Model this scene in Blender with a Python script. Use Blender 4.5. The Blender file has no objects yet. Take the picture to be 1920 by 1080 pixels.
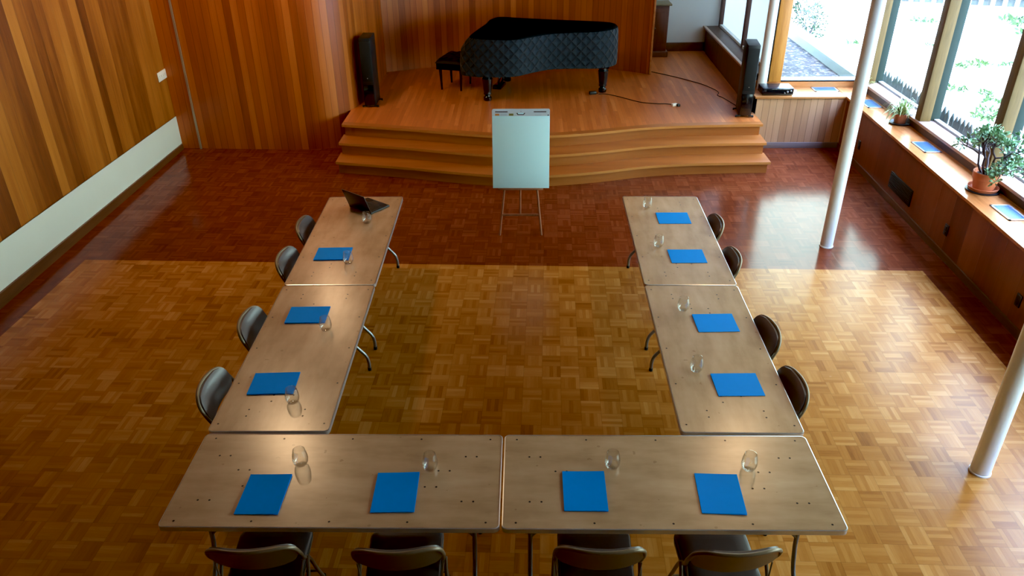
import bpy, bmesh, math, random
from mathutils import Vector, Matrix
random.seed(7)
PI = math.pi
C = bpy.context.scene.collection
sc = bpy.context.scene

# ---------------------------------------------------------------- helpers
def lin(r, g, b):
    f = lambda c: (c / 255 / 12.92) if c / 255 <= 0.04045 else ((c / 255 + 0.055) / 1.055) ** 2.4
    return (f(r), f(g), f(b), 1.0)

def tag(o, label=None, cat=None, group=None, kind=None):
    if label: o['label'] = label
    if cat: o['category'] = cat
    if group: o['group'] = group
    if kind: o['kind'] = kind
    return o

def thing(name, label, cat, loc=(0, 0, 0), rotz=0.0, group=None, kind=None):
    o = bpy.data.objects.new(name, None)
    C.objects.link(o)
    o.location = loc
    o.rotation_euler = (0, 0, rotz)
    o.empty_display_size = 0.1
    return tag(o, label, cat, group, kind)

def copy_tree(o, parent=None):
    c = o.copy()
    C.objects.link(c)
    if parent is not None:
        c.parent = parent
    for ch in [x for x in bpy.data.objects if x.parent == o]:
        copy_tree(ch, c)
    return c

class MB:
    """collects shapes into one mesh; faces carry a material slot, UVs are in metres"""
    def __init__(self):
        self.v = []; self.f = []; self.m = []; self.s = []; self.uv = []
    def add(self, verts, faces, mi=0, smooth=False, mat=None, uvs=None):
        b = len(self.v)
        for p in verts:
            p = Vector(p)
            if mat is not None: p = mat @ p
            self.v.append(p)
        for k, fc in enumerate(faces):
            self.f.append([b + i for i in fc]); self.m.append(mi); self.s.append(smooth)
            self.uv.append(uvs[k] if uvs else None)
        return self
    def box(self, c, s, mi=0, bev=0.0, rot=None, seg=2, mat=None):
        bm = bmesh.new()
        bmesh.ops.create_cube(bm, size=1.0)
        bmesh.ops.scale(bm, vec=s, verts=bm.verts)
        if bev > 0:
            bmesh.ops.bevel(bm, geom=list(bm.edges), offset=bev, segments=seg, profile=0.5, affect='EDGES')
        T = Matrix.Translation(c) @ (rot.to_4x4() if rot is not None else Matrix.Identity(4))
        if mat is not None: T = mat @ T
        bm.verts.index_update()
        self.add([v.co.copy() for v in bm.verts], [[v.index for v in f.verts] for f in bm.faces], mi, bev > 0, T)
        bm.free()
        return self
    def tube(self, pts, r, mi=0, n=10, closed=False, cap=True):
        pts = [Vector(p) for p in pts]
        rs = r if isinstance(r, (list, tuple)) else [r] * len(pts)
        N = len(pts); verts = []; faces = []
        up = None
        for i, p in enumerate(pts):
            if closed:
                t = (pts[(i + 1) % N] - pts[i - 1])
            else:
                t = (pts[min(i + 1, N - 1)] - pts[max(i - 1, 0)])
            t.normalize()
            if up is None:
                a = Vector((0, 0, 1)) if abs(t.z) < .9 else Vector((1, 0, 0))
                up = (a - t * a.dot(t)).normalized()
            else:
                up = (up - t * up.dot(t)).normalized()
            sd = t.cross(up)
            for k in range(n):
                a = 2 * PI * k / n
                verts.append(p + (up * math.cos(a) + sd * math.sin(a)) * rs[i])
        M = N if closed else N - 1
        for i in range(M):
            for k in range(n):
                j = (i + 1) % N
                faces.append([i * n + k, i * n + (k + 1) % n, j * n + (k + 1) % n, j * n + k])
        if cap and not closed:
            faces.append(list(range(n))[::-1]); faces.append([(N - 1) * n + k for k in range(n)])
        return self.add(verts, faces, mi, True)
    def lathe(self, prof, c=(0, 0, 0), n=24, mi=0, mat=None):
        verts = []; faces = []
        for (r, z) in prof:
            for k in range(n):
                a = 2 * PI * k / n
                verts.append((c[0] + r * math.cos(a), c[1] + r * math.sin(a), c[2] + z))
        for i in range(len(prof) - 1):
            for k in range(n):
                faces.append([i * n + k, i * n + (k + 1) % n, (i + 1) * n + (k + 1) % n, (i + 1) * n + k])
        if prof[0][0] > 1e-5: faces.append(list(range(n))[::-1])
        if prof[-1][0] > 1e-5: faces.append([(len(prof) - 1) * n + k for k in range(n)])
        return self.add(verts, faces, mi, True, mat)
    def prism(self, out, z0, z1, mi=0, smooth=False, side_mi=None):
        n = len(out)
        vs = [(x, y, z0) for x, y in out] + [(x, y, z1) for x, y in out]
        self.add(vs, [list(range(n))[::-1], [n + i for i in range(n)]], mi, False)
        self.add(vs, [[i, (i + 1) % n, n + (i + 1) % n, n + i] for i in range(n)], mi if side_mi is None else side_mi, smooth)
        return self
    def grid(self, fn, nu, nv, mi=0, smooth=True, closed_u=False):
        vs = [fn(i / nu, j / nv) for j in range(nv + 1) for i in range(nu + 1)]
        w = nu + 1
        fs = [[j * w + i, j * w + i + 1, (j + 1) * w + i + 1, (j + 1) * w + i] for j in range(nv) for i in range(nu)]
        return self.add(vs, fs, mi, smooth)
    def build(self, name, mats, parent=None, weld=False, autosmooth=True):
        me = bpy.data.meshes.new(name)
        me.from_pydata([tuple(p) for p in self.v], [], self.f)
        if not isinstance(mats, (list, tuple)): mats = [mats]
        for m in mats: me.materials.append(m)
        uvl = me.uv_layers.new(name='UVMap')
        for k, p in enumerate(me.polygons):
            p.material_index = self.m[k]; p.use_smooth = self.s[k]
            if self.uv[k] is not None:
                for q, li in enumerate(p.loop_indices): uvl.data[li].uv = self.uv[k][q]
            else:
                nx, ny, nz = (abs(c) for c in p.normal)
                for li in p.loop_indices:
                    co = me.vertices[me.loops[li].vertex_index].co
                    if nz >= nx and nz >= ny: uvl.data[li].uv = (co.x, co.y)
                    elif nx >= ny: uvl.data[li].uv = (co.y, co.z)
                    else: uvl.data[li].uv = (co.x, co.z)
        if weld:
            bm = bmesh.new(); bm.from_mesh(me)
            bmesh.ops.remove_doubles(bm, verts=bm.verts, dist=1e-5)
            bmesh.ops.recalc_face_normals(bm, faces=bm.faces)
            bm.to_mesh(me); bm.free()
        if autosmooth:
            try: me.set_sharp_from_angle(angle=math.radians(40))
            except Exception: pass
        me.update()
        o = bpy.data.objects.new(name, me)
        C.objects.link(o)
        if parent is not None: o.parent = parent
        return o

def struct(o):
    o['kind'] = 'structure'
    return o

def wall_strip(name, pts, z0, z1, mat, parent=None, u0=0.0, slope=None):
    """vertical wall along a plan polyline, u runs along it in metres"""
    mb = MB(); u = u0
    for k in range(len(pts) - 1):
        a, b = pts[k], pts[k + 1]
        L = math.hypot(b[0] - a[0], b[1] - a[1])
        za = z0 if not callable(z0) else z0(a); zb = z0 if not callable(z0) else z0(b)
        ya = z1 if not callable(z1) else z1(a); yb = z1 if not callable(z1) else z1(b)
        mb.add([(a[0], a[1], za), (b[0], b[1], zb), (b[0], b[1], yb), (a[0], a[1], ya)], [[0, 1, 2, 3]], 0, len(pts) > 3,
               uvs=[[(u, za), (u + L, zb), (u + L, yb), (u, ya)]])
        u += L
    return mb.build(name, mat, parent, weld=True)

def smooth_path(pts, n=6, closed=False):
    """Catmull-Rom through the points"""
    P = [Vector(p) for p in pts]; out = []
    N = len(P); rng = N if closed else N - 1
    for i in range(rng):
        p0 = P[i - 1] if (i > 0 or closed) else P[0] * 2 - P[1]
        p1 = P[i]; p2 = P[(i + 1) % N]
        p3 = P[(i + 2) % N] if (closed or i + 2 < N) else P[-1] * 2 - P[-2]
        for k in range(n):
            t = k / n
            out.append(0.5 * ((2 * p1) + (p2 - p0) * t + (2 * p0 - 5 * p1 + 4 * p2 - p3) * t * t + (3 * p1 - p0 - 3 * p2 + p3) * t ** 3))
    if not closed: out.append(P[-1])
    return out

def rrect(w, d, r, n=5, cx=0, cy=0):
    out = []
    for (sx, sy, a0) in ((1, 1, 0), (-1, 1, PI / 2), (-1, -1, PI), (1, -1, 1.5 * PI)):
        for k in range(n + 1):
            a = a0 + PI / 2 * k / n
            out.append((cx + sx * (w / 2 - r) + r * math.cos(a), cy + sy * (d / 2 - r) + r * math.sin(a)))
    return out

# ---------------------------------------------------------------- materials
class NT:
    def __init__(self, name):
        self.mat = bpy.data.materials.new(name); self.mat.use_nodes = True
        self.t = self.mat.node_tree; self.b = self.t.nodes['Principled BSDF']
        self.out = self.t.nodes['Material Output']
    def link(self, a, b): self.t.links.new(a, b)
    def setin(self, sock, val):
        if isinstance(val, bpy.types.NodeSocket): self.link(val, sock)
        else: sock.default_value = val
    def node(self, typ, ins=None, **props):
        n = self.t.nodes.new(typ)
        for k, v in props.items(): setattr(n, k, v)
        for k, v in (ins or {}).items(): self.setin(n.inputs[k], v)
        return n
    def math(self, op, a, b=0.0, c=None):
        ins = {0: a, 1: b}
        if c is not None: ins[2] = c
        return self.node('ShaderNodeMath', ins, operation=op).outputs[0]
    def mix(self, fac, a, b, blend='MIX'):
        n = self.node('ShaderNodeMix', None, data_type='RGBA', blend_type=blend)
        self.setin(n.inputs[0], fac); self.setin(n.inputs[6], a); self.setin(n.inputs[7], b)
        return n.outputs[2]
    def fmix(self, fac, a, b):
        n = self.node('ShaderNodeMix', None, data_type='FLOAT')
        self.setin(n.inputs[0], fac); self.setin(n.inputs[2], a); self.setin(n.inputs[3], b)
        return n.outputs[0]
    def ramp(self, fac, stops):
        n = self.node('ShaderNodeValToRGB', {0: fac})
        els = n.color_ramp.elements
        while len(els) < len(stops): els.new(0.5)
        for e, (p, c) in zip(els, stops): e.position = p; e.color = c
        return n.outputs[0]
    def xyz(self, src='uv'):
        if src == 'uv': o = self.node('ShaderNodeTexCoord').outputs['UV']
        elif src == 'pos': o = self.node('ShaderNodeNewGeometry').outputs['Position']
        else: o = self.node('ShaderNodeTexCoord').outputs['Object']
        s = self.node('ShaderNodeSeparateXYZ', {0: o})
        return s.outputs[0], s.outputs[1], s.outputs[2], o
    def vec(self, x, y, z=0.0):
        return self.node('ShaderNodeCombineXYZ', {0: x, 1: y, 2: z}).outputs[0]
    def noise(self, vec, scale=1.0, detail=3.0, rough=0.55):
        return self.node('ShaderNodeTexNoise', {'Vector': vec, 'Scale': scale, 'Detail': detail, 'Roughness': rough}).outputs[0]
    def white(self, vec):
        return self.node('ShaderNodeTexWhiteNoise', {0: vec}, noise_dimensions='3D').outputs[0]
    def bump(self, h, strength=0.2, dist=0.01):
        n = self.node('ShaderNodeBump', {'Height': h, 'Strength': strength, 'Distance': dist})
        self.link(n.outputs[0], self.b.inputs['Normal'])

def simple(name, col, rough=0.5, metal=0.0, spec=0.5, noise=0.0, nscale=20.0, coat=0.0):
    m = NT(name); b = m.b
    b.inputs['Roughness'].default_value = rough; b.inputs['Metallic'].default_value = metal
    b.inputs['Specular IOR Level'].default_value = spec; b.inputs['Coat Weight'].default_value = coat
    x, y, z, o = m.xyz('obj')
    nz = m.noise(o, nscale, 3)
    k = m.math('ADD', m.math('MULTIPLY', m.math('SUBTRACT', nz, 0.5), noise * 2 if noise else 0.08), 1.0)
    c = m.node('ShaderNodeVectorMath', {0: col[:3], 3: k}, operation='SCALE').outputs[0]
    m.link(c, b.inputs['Base Color'])
    return m.mat

def planks(name, w, stops, rough=0.4, groove=0.05, gdark=0.35, gs=9.0, stretch=14.0, rndw=0.55, across=False, coat=0.0, endlen=0.0, spec=0.4, lowfreq=0.0):
    """boards running along v (or along u when across), tone varies per board, stretched grain"""
    m = NT(name); b = m.b
    u, v, _, o = m.xyz('uv')
    if across: u, v = v, u
    q = m.math('DIVIDE', u, w)
    idn = m.math('FLOOR', q); fr = m.math('FRACT', q)
    row = 0.0
    if endlen > 0:
        off = m.math('MULTIPLY', m.white(m.vec(idn, 3.7, 1.0)), 5.0)
        qv = m.math('ADD', m.math('DIVIDE', v, endlen), off)
        row = m.math('FLOOR', qv)
    rnd = m.white(m.vec(idn, row, 0.5))
    grain = m.noise(m.vec(m.math('MULTIPLY', u, gs), m.math('MULTIPLY', v, gs / stretch), m.math('MULTIPLY', rnd, 40.0)), 1.0, 5, 0.6)
    fine = m.noise(m.vec(m.math('MULTIPLY', u, gs * 9), m.math('MULTIPLY', v, gs * 9 / (stretch * 2)), 3.0), 1.0, 3, 0.6)
    t = m.math('ADD', m.math('MULTIPLY', rnd, rndw), m.math('MULTIPLY', grain, 1.0 - rndw))
    t = m.math('ADD', t, m.math('MULTIPLY', m.math('SUBTRACT', fine, 0.5), 0.22))
    if lowfreq > 0:
        lf = m.noise(m.vec(m.math('MULTIPLY', u, 1.1), m.math('MULTIPLY', v, 0.25), 9.0), 1.0, 2, 0.5)
        t = m.math('ADD', t, m.math('MULTIPLY', m.math('SUBTRACT', lf, 0.5), lowfreq))
    col = m.ramp(t, stops)
    e = m.math('MINIMUM', fr, m.math('SUBTRACT', 1.0, fr))
    g = m.math('MINIMUM', m.math('DIVIDE', e, groove), 1.0)
    gd = m.math('ADD', m.math('MULTIPLY', g, 1.0 - gdark), gdark)
    col = m.node('ShaderNodeVectorMath', {0: col, 3: gd}, operation='SCALE').outputs[0]
    m.link(col, b.inputs['Base Color'])
    b.inputs['Roughness'].default_value = rough; b.inputs['Coat Weight'].default_value = coat
    b.inputs['Specular IOR Level'].default_value = spec
    m.bump(m.math('ADD', g, m.math('MULTIPLY', fine, 0.25)), 0.25, 0.004)
    return m.mat

def parquet(name, stops, blk=0.156, n=5, rough=0.2, rot=-0.027, contrast=1.0, rr=0.08, spec=0.5):
    m = NT(name); b = m.b
    x0, y0, _, _ = m.xyz('pos')
    cr, sr = math.cos(rot), math.sin(rot)
    x = m.math('ADD', m.math('MULTIPLY', x0, cr), m.math('MULTIPLY', y0, sr))
    y = m.math('SUBTRACT', m.math('MULTIPLY', y0, cr), m.math('MULTIPLY', x0, sr))
    qx = m.math('DIVIDE', x, blk); qy = m.math('DIVIDE', y, blk)
    ix = m.math('FLOOR', qx); iy = m.math('FLOOR', qy)
    fx = m.math('FRACT', qx); fy = m.math('FRACT', qy)
    par = m.math('ABSOLUTE', m.math('SUBTRACT', m.math('MODULO', m.math('ADD', m.math('ADD', ix, iy), 400.0), 2.0), 0.0))
    s = m.fmix(par, fx, fy); l = m.fmix(par, fy, fx)
    sn = m.math('MULTIPLY', s, float(n)); si = m.math('FLOOR', sn); sf = m.math('FRACT', sn)
    rb = m.white(m.vec(ix, iy, 0.3)); rs = m.white(m.vec(ix, iy, m.math('ADD', si, 1.7)))
    gv = m.vec(m.math('MULTIPLY', s, 14.0), m.math('MULTIPLY', l, 1.3), m.math('ADD', m.math('MULTIPLY', rs, 50.0), m.math('MULTIPLY', rb, 30.0)))
    grain = m.noise(gv, 1.0, 4, 0.6)
    blot = m.noise(m.vec(x, y, 2.0), 0.55, 2)
    t = m.math('ADD', m.math('MULTIPLY', rb, 0.30), m.math('MULTIPLY', rs, 0.38))
    t = m.math('ADD', t, m.math('MULTIPLY', grain, 0.34))
    t = m.math('ADD', t, m.math('MULTIPLY', m.math('SUBTRACT', blot, 0.5), 0.25))
    t = m.math('ADD', m.math('MULTIPLY', m.math('SUBTRACT', t, 0.5), contrast), 0.5)
    col = m.ramp(t, stops)
    e = m.math('MINIMUM', m.math('MINIMUM', fx, m.math('SUBTRACT', 1.0, fx)), m.math('MINIMUM', fy, m.math('SUBTRACT', 1.0, fy)))
    g = m.math('MINIMUM', m.math('DIVIDE', e, 0.018), 1.0)
    es = m.math('MINIMUM', sf, m.math('SUBTRACT', 1.0, sf))
    g2 = m.math('MINIMUM', m.math('DIVIDE', es, 0.05), 1.0)
    gd = m.math('MULTIPLY', m.math('ADD', m.math('MULTIPLY', g, 0.3), 0.7), m.math('ADD', m.math('MULTIPLY', g2, 0.12), 0.88))
    col = m.node('ShaderNodeVectorMath', {0: col, 3: gd}, operation='SCALE').outputs[0]
    m.link(col, b.inputs['Base Color'])
    rg = m.math('ADD', m.math('MULTIPLY', m.noise(m.vec(x, y, 5.0), 6.0, 2), rr), rough - rr / 2)
    m.link(rg, b.inputs['Roughness'])
    b.inputs['Specular IOR Level'].default_value = spec
    wav = m.math('ADD', m.math('MULTIPLY', rs, 0.5), m.math('MULTIPLY', rb, 1.0))
    m.bump(g, 0.05, 0.003)
    return m.mat

def glass_pane(name, tint=(0.95, 0.98, 0.97, 1), refl=0.06):
    m = NT(name)
    t = m.node('ShaderNodeBsdfTransparent', {0: tint}); g = m.node('ShaderNodeBsdfGlossy', {'Roughness': 0.02})
    mx = m.node('ShaderNodeMixShader', {0: refl})
    m.link(t.outputs[0], mx.inputs[1]); m.link(g.outputs[0], mx.inputs[2]); m.link(mx.outputs[0], m.out.inputs[0])
    return m.mat

def drink_glass(name):
    m = NT(name)
    lw = m.node('ShaderNodeLayerWeight', {'Blend': 0.35})
    f_ = lw.outputs['Facing']
    tc_ = m.mix(m.math('POWER', f_, 2.0), (0.975, 0.98, 0.975, 1), (0.62, 0.64, 0.62, 1))
    t = m.node('ShaderNodeBsdfTransparent', {0: tc_}); g = m.node('ShaderNodeBsdfGlossy', {'Roughness': 0.03, 'Color': (1, 1, 1, 1)})
    fac = m.math('ADD', m.math('MULTIPLY', m.math('POWER', f_, 2.0), 0.7), 0.05)
    mx = m.node('ShaderNodeMixShader', {0: fac})
    m.link(t.outputs[0], mx.inputs[1]); m.link(g.outputs[0], mx.inputs[2]); m.link(mx.outputs[0], m.out.inputs[0])
    return m.mat

def quilt(name, col, line):
    m = NT(name); b = m.b
    u, v, _, _ = m.xyz('uv')
    s = 0.15
    tri = lambda q: m.math('ABSOLUTE', m.math('SUBTRACT', m.math('FRACT', q), 0.5))
    a = m.math('DIVIDE', m.math('ADD', u, v), s); c = m.math('DIVIDE', m.math('SUBTRACT', u, v), s)
    ta = m.math('SUBTRACT', 0.5, tri(a)); tc = m.math('SUBTRACT', 0.5, tri(c))
    h = m.math('MINIMUM', ta, tc)
    puff = m.math('POWER', m.math('MINIMUM', m.math('MULTIPLY', h, 2.6), 1.0), 0.5)
    thr = m.math('GREATER_THAN', h, 0.05)
    m.link(m.mix(puff, line, col), b.inputs['Base Color'])
    b.inputs['Roughness'].default_value = 0.75; b.inputs['Sheen Weight'].default_value = 0.15
    b.inputs['Specular IOR Level'].default_value = 0.25
    m.bump(puff, 0.9, 0.02)
    return m.mat

def leafmat(name, c1, c2, rough=0.4):
    m = NT(name); b = m.b
    x, y, z, o = m.xyz('obj')
    n = m.noise(o, 28.0, 2)
    m.link(m.ramp(n, [(0.3, c1), (0.7, c2)]), b.inputs['Base Color'])
    b.inputs['Roughness'].default_value = rough
    return m.mat

def groundmat(name):
    m = NT(name); b = m.b
    x, y, z, o = m.xyz('pos')
    n1 = m.noise(o, 0.9, 4, 0.6); n2 = m.noise(o, 7.0, 4, 0.7)
    base = m.ramp(n2, [(0.25, lin(180, 184, 184)), (0.6, lin(216, 222, 226))])
    msk = m.math('MULTIPLY', m.math('GREATER_THAN', n2, 0.62), m.math('GREATER_THAN', n1, 0.52))
    m.link(m.mix(msk, base, lin(120, 140, 70)), b.inputs['Base Color'])
    b.inputs['Roughness'].default_value = 0.95
    return m.mat

def mulchmat(name):
    m = NT(name); b = m.b
    x, y, z, o = m.xyz('pos')
    v = m.node('ShaderNodeTexVoronoi', {'Vector': o, 'Scale': 22.0}).outputs['Color']
    bw = m.node('ShaderNodeRGBToBW', {0: v}).outputs[0]
    m.link(m.ramp(bw, [(0.2, lin(18, 16, 14)), (0.6, lin(46, 41, 38)), (0.9, lin(120, 110, 100))]), b.inputs['Base Color'])
    b.inputs['Roughness'].default_value = 0.9
    m.bump(bw, 0.8, 0.03)
    return m.mat

def plywood(name):
    m = NT(name); b = m.b
    x, y, z, o = m.xyz('obj')
    g = m.noise(m.vec(m.math('MULTIPLY', x, 2.2), m.math('MULTIPLY', y, 9.0), 0.0), 1.0, 4, 0.55)
    bl = m.noise(o, 3.2, 3); kn = m.noise(o, 16.0, 2)
    t = m.math('ADD', m.math('MULTIPLY', g, 0.55), m.math('MULTIPLY', bl, 0.45))
    col = m.ramp(t, [(0.28, lin(158, 120, 86)), (0.5, lin(186, 148, 114)), (0.72, lin(202, 166, 134))])
    spot = m.math('GREATER_THAN', kn, 0.74)
    m.link(m.mix(m.math('MULTIPLY', spot, 0.35), col, lin(120, 80, 45)), b.inputs['Base Color'])
    b.inputs['Roughness'].default_value = 0.25
    b.inputs['Specular IOR Level'].default_value = 0.7
    return m.mat

def woodgrain(name, stops, gs=10.0, axis='x', rough=0.4):
    m = NT(name); b = m.b
    x, y, z, o = m.xyz('obj')
    k = {'x': (1, 12, 12), 'y': (12, 1, 12), 'z': (12, 12, 1)}[axis]
    g = m.noise(m.vec(m.math('MULTIPLY', x, k[0]), m.math('MULTIPLY', y, k[1]), m.math('MULTIPLY', z, k[2])), gs / 10, 5, 0.6)
    f = m.noise(m.vec(m.math('MULTIPLY', x, k[0] * 7), m.math('MULTIPLY', y, k[1] * 7), m.math('MULTIPLY', z, k[2] * 7)), gs / 10, 3, 0.6)
    m.link(m.ramp(m.math('ADD', m.math('MULTIPLY', g, 0.7), m.math('MULTIPLY', f, 0.3)), stops), b.inputs['Base Color'])
    b.inputs['Roughness'].default_value = rough
    return m.mat

M = {}
def ms(stops, k):
    return [(p, (min(1, c[0] * k[0]), min(1, c[1] * k[1]), min(1, c[2] * k[2]), 1)) for p, c in stops]
M['floor_light'] = parquet('light oak parquet', ms([(0.12, lin(122, 64, 16)), (0.38, lin(164, 101, 36)), (0.62, lin(182, 119, 50)), (0.9, lin(206, 150, 80))], (.93, .95, 1.05)), rough=0.25, contrast=0.8, spec=0.14)
M['floor_dark'] = parquet('dark stained parquet', [(0.15, lin(82, 34, 17)), (0.5, lin(106, 49, 26)), (0.85, lin(130, 68, 41))], rough=0.15, contrast=0.7, spec=0.12)
M['wall_left'] = planks('left wall boards', 0.16, ms([(0.12, lin(62, 28, 6)), (0.36, lin(106, 56, 14)), (0.6, lin(140, 82, 26)), (0.88, lin(164, 106, 42))], (1.3, 1.3, 1.1)), rough=0.45, groove=0.03, gdark=0.6, gs=10, stretch=12, rndw=0.42, lowfreq=0.35)
M['wall_back'] = planks('back wall boards', 0.1, ms([(0.1, lin(112, 50, 14)), (0.4, lin(150, 76, 26)), (0.65, lin(172, 94, 36)), (0.95, lin(192, 116, 50))], (1.12, 1.08, .9)), rough=0.42, groove=0.06, gdark=0.5, gs=8, stretch=16, rndw=0.45, lowfreq=0.3)
M['wall_panel'] = planks('bench front boards', 0.095, [(0.1, lin(150, 106, 74)), (0.5, lin(178, 134, 98)), (0.9, lin(200, 158, 122))], rough=0.45, groove=0.05, gdark=0.3, gs=8, stretch=14, rndw=0.5)
M['wall_right'] = planks('window wall boards', 0.34, [(0.1, lin(88, 42, 20)), (0.5, lin(120, 62, 32)), (0.9, lin(146, 84, 46))], rough=0.4, groove=0.015, gdark=0.7, gs=8, stretch=16, rndw=0.4)
M['deck'] = planks('stage deck strips', 0.058, ms([(0.05, lin(124, 60, 26)), (0.4, lin(148, 78, 36)), (0.7, lin(164, 92, 46)), (1.0, lin(200, 136, 84))], (1.6, 1.75, 1.7)), rough=0.3, groove=0.04, gdark=0.75, gs=16, stretch=12, rndw=0.42, across=False, endlen=0.9)
M['step'] = planks('step boards', 0.9, ms([(0.2, lin(158, 94, 38)), (0.5, lin(184, 118, 56)), (0.8, lin(202, 140, 76))], (.72, .58, .5)), rough=0.33, groove=0.001, gdark=0.9, gs=7, stretch=16, rndw=0.1, across=True)
M['shelf'] = woodgrain('shelf wood', [(0.25, lin(140, 82, 40)), (0.5, lin(172, 108, 58)), (0.75, lin(194, 132, 78))], 12, 'y', 0.22)
M['shelf_x'] = woodgrain('shelf wood along window', [(0.25, lin(150, 92, 48)), (0.5, lin(184, 122, 70)), (0.75, lin(204, 146, 92))], 12, 'x', 0.28)
M['riser_dark'] = woodgrain('dark riser wood', [(0.25, lin(64, 40, 24)), (0.5, lin(84, 54, 34)), (0.75, lin(104, 70, 46))], 10, 'y', 0.5)
M['sill'] = woodgrain('sill wood', [(0.25, lin(150, 120, 104)), (0.5, lin(176, 146, 128)), (0.75, lin(196, 168, 150))], 10, 'y', 0.35)  # pinkish grey brightness from window light is put into the wood colours
M['post'] = woodgrain('window post wood', [(0.25, lin(74, 54, 20)), (0.5, lin(98, 74, 32)), (0.75, lin(120, 94, 48))], 9, 'z', 0.85)
M['post_orange'] = woodgrain('corner post wood', [(0.25, lin(150, 90, 30)), (0.5, lin(184, 120, 46)), (0.75, lin(206, 146, 66))], 9, 'z', 0.5)
M['frame_grey'] = simple('grey window frame', lin(46, 54, 46), 0.8, 0.0, 0.15)
M['sill_pale'] = simple('pale weathered sill', lin(150, 160, 164), 0.6)  # frame bottoms catch much daylight; that brightening is put into the colour
M['frame_dark'] = woodgrain('dark window frame', [(0.3, lin(70, 42, 34)), (0.7, lin(104, 68, 54))], 9, 'z', 0.5)
M['base_wood'] = woodgrain('baseboard wood', [(0.3, lin(78, 46, 22)), (0.7, lin(112, 72, 38))], 9, 'y', 0.4)
M['base_grey'] = simple('grey baseboard', lin(120, 104, 100), 0.5)
M['white_wall'] = simple('white painted wall', lin(214, 220, 216), 0.7, noise=0.03, nscale=3)
M['white_band'] = simple('white band', lin(214, 222, 212), 0.6, noise=0.03, nscale=3)
M['white_paint'] = simple('white pole paint', lin(226, 228, 226), 0.35)
M['white_plastic'] = simple('white plastic', lin(232, 232, 226), 0.4)
M['ceiling'] = simple('ceiling boards', lin(104, 76, 52), 0.7)
m_ = NT('pale window shade'); d_ = m_.node('ShaderNodeBsdfDiffuse', {0: (.5, .52, .48, 1)}); t_ = m_.node('ShaderNodeBsdfTranslucent', {0: (.12, .125, .115, 1)})
a_ = m_.node('ShaderNodeAddShader'); m_.link(d_.outputs[0], a_.inputs[0]); m_.link(t_.outputs[0], a_.inputs[1]); m_.link(a_.outputs[0], m_.out.inputs[0]); M['frosted'] = m_.mat
M['metal_trim'] = simple('pale metal strip', lin(176, 160, 136), 0.4, 0.6)
M['pane'] = glass_pane('window glass')
M['plywood'] = plywood('birch plywood')
M['alu'] = simple('aluminium edge', lin(206, 208, 212), 0.3, 0.85)
M['steel'] = simple('grey steel tube', lin(128, 130, 134), 0.35, 0.8)
M['screw'] = simple('dark screw', lin(40, 30, 24), 0.3, 0.6)
M['rubber'] = simple('black rubber', lin(18, 18, 18), 0.6)
M['vinyl'] = simple('brown vinyl', lin(80, 69, 68), 0.36, 0.0, 0.5, noise=0.08, nscale=60)
M['bronze'] = simple('bronze enamel', lin(116, 98, 76), 0.35, 0.2)
M['piping'] = simple('dark piping', lin(34, 30, 28), 0.4)
M['blue'] = simple('blue card', (0.0, .27, .90), 0.65, 0.0, 0.12)
M['blue_in'] = simple('pale card edge', lin(150, 180, 200), 0.7)
M['glass'] = drink_glass('drinking glass')
M['quilt'] = quilt('quilted cover', lin(20, 37, 50), lin(5, 9, 16))
M['cover_top'] = simple('cover top cloth', lin(9, 11, 12), 0.9, 0.0, 0.08)
M['black_gloss'] = simple('black lacquer', lin(12, 14, 18), 0.15, 0.0, 0.5, coat=0.5)
M['black'] = simple('black cabinet', lin(22, 24, 26), 0.45)
M['black_fabric'] = simple('black grille cloth', lin(14, 15, 16), 0.85)
M['black_leather'] = simple('black leather', lin(16, 14, 14), 0.6, 0.0, 0.25, noise=0.1, nscale=40)
M['navy'] = simple('dark blue black metal', lin(22, 30, 44), 0.25, 0.2)
M['paper'] = simple('white pad paper', (.62, .92, 1.0), 0.8, 0.0, 0.2, noise=0.015, nscale=4)  # white paper, cool sky light painted in as a blue tint
M['paper_head'] = simple('pad header', lin(200, 208, 216), 0.6)
M['orange'] = simple('orange print', lin(200, 130, 60), 0.6)
M['olive'] = simple('olive print', lin(120, 112, 50), 0.6)
M['slot'] = simple('dark slot', lin(70, 40, 44), 0.6)
M['grey_print'] = simple('grey print', lin(160, 176, 192), 0.6)
M['easel_wood'] = woodgrain('easel wood', [(0.3, lin(128, 78, 50)), (0.7, lin(170, 112, 78))], 10, 'z', 0.5)
M['terracotta'] = simple('terracotta', lin(196, 110, 66), 0.7, noise=0.06, nscale=14)
M['redpot'] = simple('reddish glazed pot', lin(150, 84, 58), 0.35, noise=0.1, nscale=16)
M['soil'] = simple('potting soil', lin(52, 40, 32), 0.95, noise=0.4, nscale=60)
M['bark'] = simple('jade bark', lin(74, 58, 56), 0.8, noise=0.2, nscale=30)
M['jade'] = leafmat('jade leaves', lin(70, 114, 62), lin(150, 184, 138), 0.28)
M['spider'] = leafmat('strap leaves', lin(96, 128, 66), lin(190, 200, 138), 0.4)
M['palegreen'] = leafmat('pale leaves', lin(150, 156, 84), lin(206, 206, 140), 0.5)
M['weed'] = leafmat('weed leaves', lin(24, 52, 14), lin(66, 96, 34), 0.8)
M['bush'] = leafmat('bush leaves', lin(26, 42, 22), lin(70, 90, 50), 0.8)
M['ground'] = groundmat('sunlit ground')
M['mulch'] = mulchmat('dark mulch')
M['concrete'] = simple('pale concrete', lin(138, 146, 140), 0.8, noise=0.06, nscale=5)
M['picket'] = woodgrain('weathered pickets', [(0.3, lin(36, 44, 37)), (0.7, lin(60, 69, 57))], 10, 'z', 0.8)
M['picket_white'] = simple('white fence paint', lin(232, 232, 230), 0.7)
M['fence_dark'] = simple('shaded planting', lin(70, 76, 72), 0.9, noise=0.3, nscale=3)
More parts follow.
